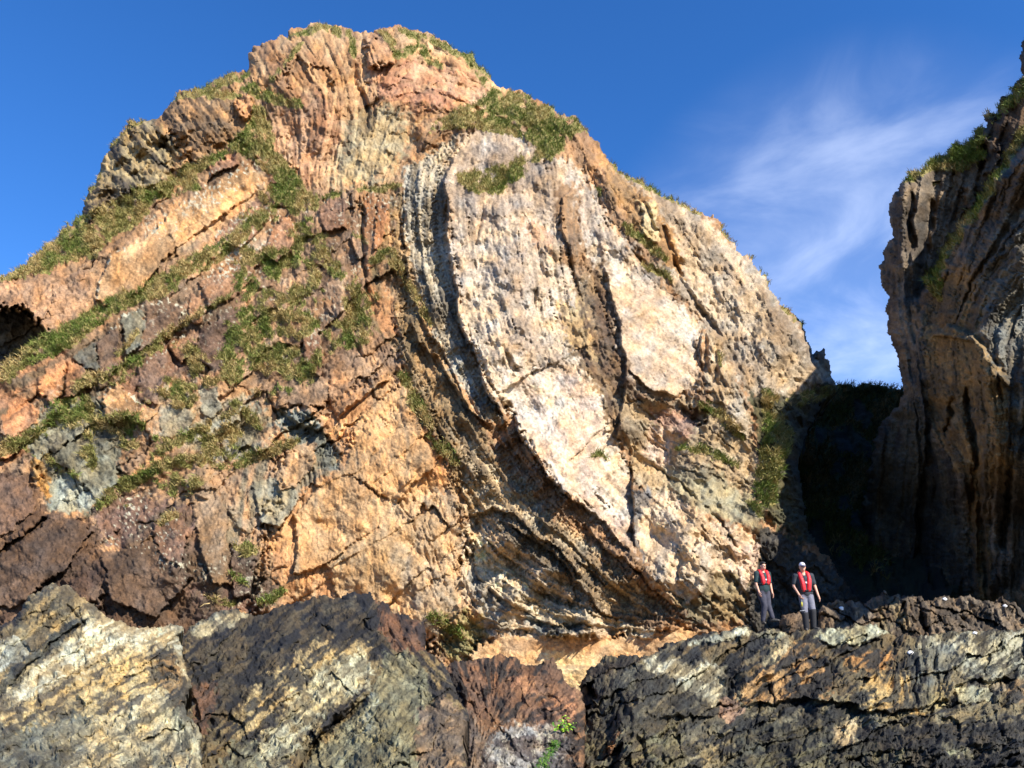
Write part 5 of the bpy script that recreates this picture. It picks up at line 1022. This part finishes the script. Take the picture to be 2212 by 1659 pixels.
person(1657, 1349, 23.7, math.radians(16), J1, 'dark haired person in a dark green top and red life jacket on the ledge', dict(dark=DARK, metal=METAL, jacket=RED, shirt=TEAL, trousers=NAVY, boot=BOOT, sleeve=.78, lobe=.085, low=.05, toe=[(-.3, -1), (.7, -1)]))
r1 = [o for o in COL.objects if o.name.startswith('person') and o.type == 'EMPTY'][-1]
bm = bmesh.new(); h = J1['head']
ell(bm, (h[0], h[1] + .015, h[2] + .035), (.083, .10, .095)); ell(bm, (h[0], h[1] + .05, h[2] - .01), (.08, .07, .09)); ell(bm, (h[0], h[1] - .05, h[2] + .075), (.07, .06, .035))
obj('hair', bm, plain('dark hair', (30, 24, 20), .6, 60, .3), r1, .01)
J2 = dict(head=(-.01, -.05, 1.66), neck=(0, 0, 1.49), chest=(.01, 0, 1.30), waist=(.01, 0, 1.09), pelvis=(.02, .01, .96), shR=(-.20, 0, 1.43), elR=(-.275, .0, 1.17), wrR=(-.185, -.09, .935), shL=(.205, 0, 1.43), elL=(.275, .0, 1.16), wrL=(.325, -.06, .90),
          knR=(-.07, -.04, .52), anR=(-.06, .0, .09), knL=(.14, -.04, .53), anL=(.13, .02, .12), gzR=0.0, gzL=.03, curlR=.95, curlL=.4)
r2 = person(1748, 1364, 22.2, math.radians(-4), J2, 'person in a pale peaked cap and red life jacket with a hammer in hand', dict(dark=DARK, metal=METAL, jacket=RED, shirt=CHAR, trousers=GREY, boot=BOOT, sleeve=.72, lobe=.08, low=-.03, toe=[(-.25, -1), (.5, -1)], gaiter=(.85, 1.0)))
h = J2['head']; bm = bmesh.new()
ell(bm, (h[0], h[1] + .01, h[2] + .045), (.084, .102, .085))
bmesh.ops.delete(bm, geom=[v for v in bm.verts if v.co.z < h[2] + .02], context='VERTS')
cap = obj('cap', bm, plain('pale cap', (206, 204, 214), .8, 12, .15), r2); sm_ = cap.modifiers.new('s', 'SOLIDIFY'); sm_.thickness = .006
bm = bmesh.new()
for i in range(9):
    for j in range(3):
        pass
vs = [[bm.verts.new((h[0] + .078 * math.sin(a) * (1 - .1 * j), h[1] - .07 - .035 * j * math.cos(a) - .02 * math.cos(a), h[2] + .035 - .012 * j - .006 * abs(math.sin(a)))) for a in np.linspace(-1.3, 1.3, 9)] for j in range(4)]
for j in range(3):
    for i in range(8): bm.faces.new((vs[j][i], vs[j][i + 1], vs[j + 1][i + 1], vs[j + 1][i]))
pk = obj('peak', bm, plain('dark cap peak', (70, 66, 84), .7, 20, .1), cap); sm_ = pk.modifiers.new('s', 'SOLIDIFY'); sm_.thickness = .008
bm = bmesh.new(); ell(bm, (h[0], h[1] + .045, h[2] - .01), (.078, .06, .07)); obj('hair', bm, plain('brown hair', (62, 48, 40), .6, 60, .3), r2, .01)
# hammer held in the right hand
ha = bpy.data.objects.new('hammer', None); COL.objects.link(ha); tag(ha, 'hammer with a yellow grip hanging from the capped person\'s hand', 'hammer')
A = Vector(J2['wrR']); M2 = Matrix.Translation(r2.location) @ Matrix.Rotation(math.radians(-4), 4, 'Z')
ha.location = M2 @ (A + Vector((.045, -.03, -.10)))
bm = bmesh.new(); tube(bm, [(0, 0, .05, .012), (-.02, -.02, -.30, .011)], 8); obj('shaft', bm, plain('grey hammer shaft', (110, 112, 112), .5, 20, .1), ha)
bm = bmesh.new(); tube(bm, [(-.008, -.008, -.10, .017), (-.014, -.014, -.19, .018)], 10); obj('grip', bm, plain('yellow grip', (200, 190, 60), .5, 20, .1), ha)
bm = bmesh.new(); tube(bm, [(-.09, -.02, -.325, .006), (-.05, -.02, -.315, .016), (.02, -.02, -.31, .019), (.05, -.02, -.31, .019)], 8); obj('head', bm, plain('steel', (120, 122, 126), .35, 20, .1), ha)

# ================================================================ PLANT and weed in the cleft, white stones
def surf(L, px, py):
    i = int(round((py - L.y0) / L.step)); j = int(round((px - L.x0) / L.step))
    return L.P[i, j]
rng = np.random.RandomState(11)
pl = bpy.data.objects.new('plant', None); COL.objects.link(pl)
c0 = surf(L6, 1218, 1582); pl.location = tuple(c0)
tag(pl, 'bright lime green leafy plant rooted in the dark cleft beside the right ledge', 'plant')
LEAF = attr_material('lime leaves', .5)
VV, QQ, CC = [], [], []
def leaf(base, d, ln, wd, c):
    d = np.array(d, float); d /= np.linalg.norm(d); sd = np.cross(d, (0, -.5, 1)); sd /= np.linalg.norm(sd) + 1e-6; up = np.cross(sd, d)
    b0 = len(VV)
    for k in range(6):
        t = k / 5; w_ = wd * math.sin(math.pi * (0.08 + 0.88 * t)) ; c_ = np.array(base) + d * ln * t + up * (.25 * ln * t * (1 - t)) + np.array([0, 0, -.35 * ln * t * t])
        VV.extend([c_ - sd * w_ + up * w_ * .3, c_, c_ + sd * w_ + up * w_ * .3]); CC.extend([c, np.array(c) * 1.12, c])
    for k in range(5):
        a = b0 + 3 * k; QQ.extend([[a, a + 1, a + 4, a + 3], [a + 1, a + 2, a + 5, a + 4]])
stems = [(-.20, .13), (-.09, .17), (.0, .14), (.05, .25), (.17, .13), (-.13, .07), (.10, .08), (.02, .05)]
bs = bmesh.new()
for sx, sz in stems:
    tube(bs, [(0, 0, -.02, .006), (sx * .5, -.05, sz * .6, .005), (sx, -.10, sz, .003)], 6)
    for k in range(7):
        t = rng.uniform(.35, 1.05); b = np.array([sx * t, -.09 * t, sz * t])
        cc = lin((146, 180, 52)) if rng.rand() < .5 else lin((84, 132, 50))
        leaf(b, (rng.uniform(-1, 1), rng.uniform(-1, .1), rng.uniform(-.1, .8)), rng.uniform(.055, .10), rng.uniform(.012, .02), cc * rng.uniform(.8, 1.1))
lv = new_mesh_object('leaves', np.array(VV), np.array(QQ), LEAF); set_color(lv, np.array(CC)); lv.parent = pl
obj('stems', bs, plain('green stems', (96, 130, 50), .6, 20, .2), pl)
# strip of green weed lower in the cleft
VV, QQ, CC = [], [], []
for k in range(900):
    t = rng.rand(); pxx = 1203 - 44 * t + rng.randn() * (4 + 5 * t); pyy = 1598 + 80 * t
    s_ = surf(L6, min(pxx, 1240), pyy)
    cc = lin((62, 104, 38)) if rng.rand() < .6 else lin((104, 132, 50))
    leaf(s_ + np.array([0, -.01, 0]), (rng.uniform(-1, 1), rng.uniform(-1, 0), rng.uniform(-.5, .9)), rng.uniform(.02, .05), rng.uniform(.004, .008), cc * rng.uniform(.7, 1.1))
wv_ = new_mesh_object('weed', np.array(VV), np.array(QQ), LEAF); set_color(wv_, np.array(CC)); wv_['kind'] = 'stuff'; wv_['label'] = 'narrow strip of bright green weed lining the cleft at the bottom'; wv_['category'] = 'weed'
WHITE = plain('white quartz', (226, 224, 220), .6, 20, .1, .01)
for (px, py, L, r, lab) in [(1817, 1309, LB, .075, 'white stone on the brown ridge just right of the person in the cap'), (2040, 1289, LB, .06, 'white stone sitting highest on the brown ridge against the dark cliff'), (2170, 1305, LB, .055, 'white stone on the brown ridge near the right edge of the picture'), (2105, 1364, L5, .055, 'small white stone on the brow of the right ledge below the brown ridge'), (1965, 1411, L5, .07, 'flat white stone on the ledge beside the vertical crack')]:
    bm = bmesh.new(); bmesh.ops.create_icosphere(bm, subdivisions=3, radius=r)
    ph = rng.rand(3) * 6
    for v in bm.verts:
        n = v.co.normalized(); v.co *= 1 + .16 * math.sin(3 * n.x + ph[0]) * math.cos(4 * n.z + ph[1]) + .1 * math.sin(6 * n.y + ph[2]); v.co.z *= .7
    try: s_ = surf(L, px, py + 6)
    except Exception: s_ = at(px, py, 23)
    o = obj('stone', bm, WHITE); o.location = tuple(np.array(s_) + np.array([0, -.02, r * .45])); tag(o, lab, 'stone')
# ---------------------------------------------------------------- world, sun, camera
w = bpy.data.worlds.new('World'); scene.world = w; w.use_nodes = True
nt = w.node_tree; nt.nodes.clear(); N, Lk = nt.nodes, nt.links
out = N.new('ShaderNodeOutputWorld'); bg = N.new('ShaderNodeBackground'); sky = N.new('ShaderNodeTexSky')
sky.sky_type = 'NISHITA'; sky.sun_disc = False; sky.sun_elevation = SUN_EL
sky.sun_rotation = math.atan2(SUN[0], SUN[1]); sky.air_density = 1.0; sky.dust_density = 0.2; sky.ozone_density = 4.0
bg.inputs['Strength'].default_value = 0.095
tc = N.new('ShaderNodeTexCoord')
mp = N.new('ShaderNodeMapping'); mp.inputs['Location'].default_value = (1.7, .4, 2.3); mp.inputs['Rotation'].default_value = (0, math.radians(35), 0); mp.inputs['Scale'].default_value = (2.6, 2, 6.5)
Lk.new(tc.outputs['Generated'], mp.inputs['Vector'])
nz = N.new('ShaderNodeTexNoise'); nz.inputs['Scale'].default_value = 1.6; nz.inputs['Detail'].default_value = 10; nz.inputs['Roughness'].default_value = 0.55; nz.inputs['Distortion'].default_value = 0.9
Lk.new(mp.outputs[0], nz.inputs['Vector'])
d0 = ray(1850, 700); d0 = d0 / np.linalg.norm(d0)
dp = N.new('ShaderNodeVectorMath'); dp.operation = 'DOT_PRODUCT'; dp.inputs[1].default_value = tuple(d0); Lk.new(tc.outputs['Generated'], dp.inputs[0])
fall = N.new('ShaderNodeMapRange'); fall.interpolation_type = 'SMOOTHSTEP'; fall.inputs['From Min'].default_value = 0.945; fall.inputs['From Max'].default_value = 0.997; fall.inputs['To Max'].default_value = 0.36; Lk.new(dp.outputs['Value'], fall.inputs['Value'])
cm = N.new('ShaderNodeMapRange'); cm.interpolation_type = 'SMOOTHSTEP'; cm.inputs['From Min'].default_value = 0.35; cm.inputs['From Max'].default_value = 0.8; Lk.new(nz.outputs['Fac'], cm.inputs['Value'])
cm2 = N.new('ShaderNodeMath'); cm2.operation = 'MULTIPLY_ADD'; cm2.inputs[1].default_value = 0.85; cm2.inputs[2].default_value = 0.25; Lk.new(cm.outputs[0], cm2.inputs[0])
mu = N.new('ShaderNodeMath'); mu.operation = 'MULTIPLY'; Lk.new(cm2.outputs[0], mu.inputs[0]); Lk.new(fall.outputs[0], mu.inputs[1])
mx = N.new('ShaderNodeMix'); mx.data_type = 'RGBA'; mx.inputs['B'].default_value = (8.4, 8.6, 8.3, 1)
Lk.new(mu.outputs[0], mx.inputs['Factor']); Lk.new(sky.outputs[0], mx.inputs['A'])
hs = N.new('ShaderNodeHueSaturation'); hs.inputs['Saturation'].default_value = 1.25; Lk.new(mx.outputs['Result'], hs.inputs['Color'])
tn = N.new('ShaderNodeMix'); tn.data_type = 'RGBA'; tn.blend_type = 'MULTIPLY'; tn.inputs['Factor'].default_value = 1; tn.inputs['B'].default_value = (1.0, 1.06, 1.32, 1)
Lk.new(hs.outputs[0], tn.inputs['A']); Lk.new(tn.outputs['Result'], bg.inputs['Color']); Lk.new(bg.outputs[0], out.inputs[0])
sl = bpy.data.lights.new('sun', 'SUN'); sl.energy = 5.0; sl.angle = math.radians(0.5); sl.color = (1.0, 0.94, 0.86)
so = bpy.data.objects.new('sun', sl); COL.objects.link(so)
so.rotation_euler = Vector(tuple(SUN)).to_track_quat('Z', 'Y').to_euler()
cd = bpy.data.cameras.new('camera'); co = bpy.data.objects.new('camera', cd); COL.objects.link(co)
cd.sensor_width = 36; cd.lens = 36 * F / 2212; cd.clip_end = 3000; cd.clip_start = 0.1
co.location = tuple(CAM); co.rotation_euler = (math.pi / 2 + PITCH, 0, 0)
scene.camera = co
scene.view_settings.view_transform = 'Standard'; scene.view_settings.look = 'None'; scene.view_settings.exposure = 0.84; scene.view_settings.gamma = 1.0
scene.cycles.max_bounces = 5; scene.cycles.diffuse_bounces = 3
print('script seconds', time.time() - T0)
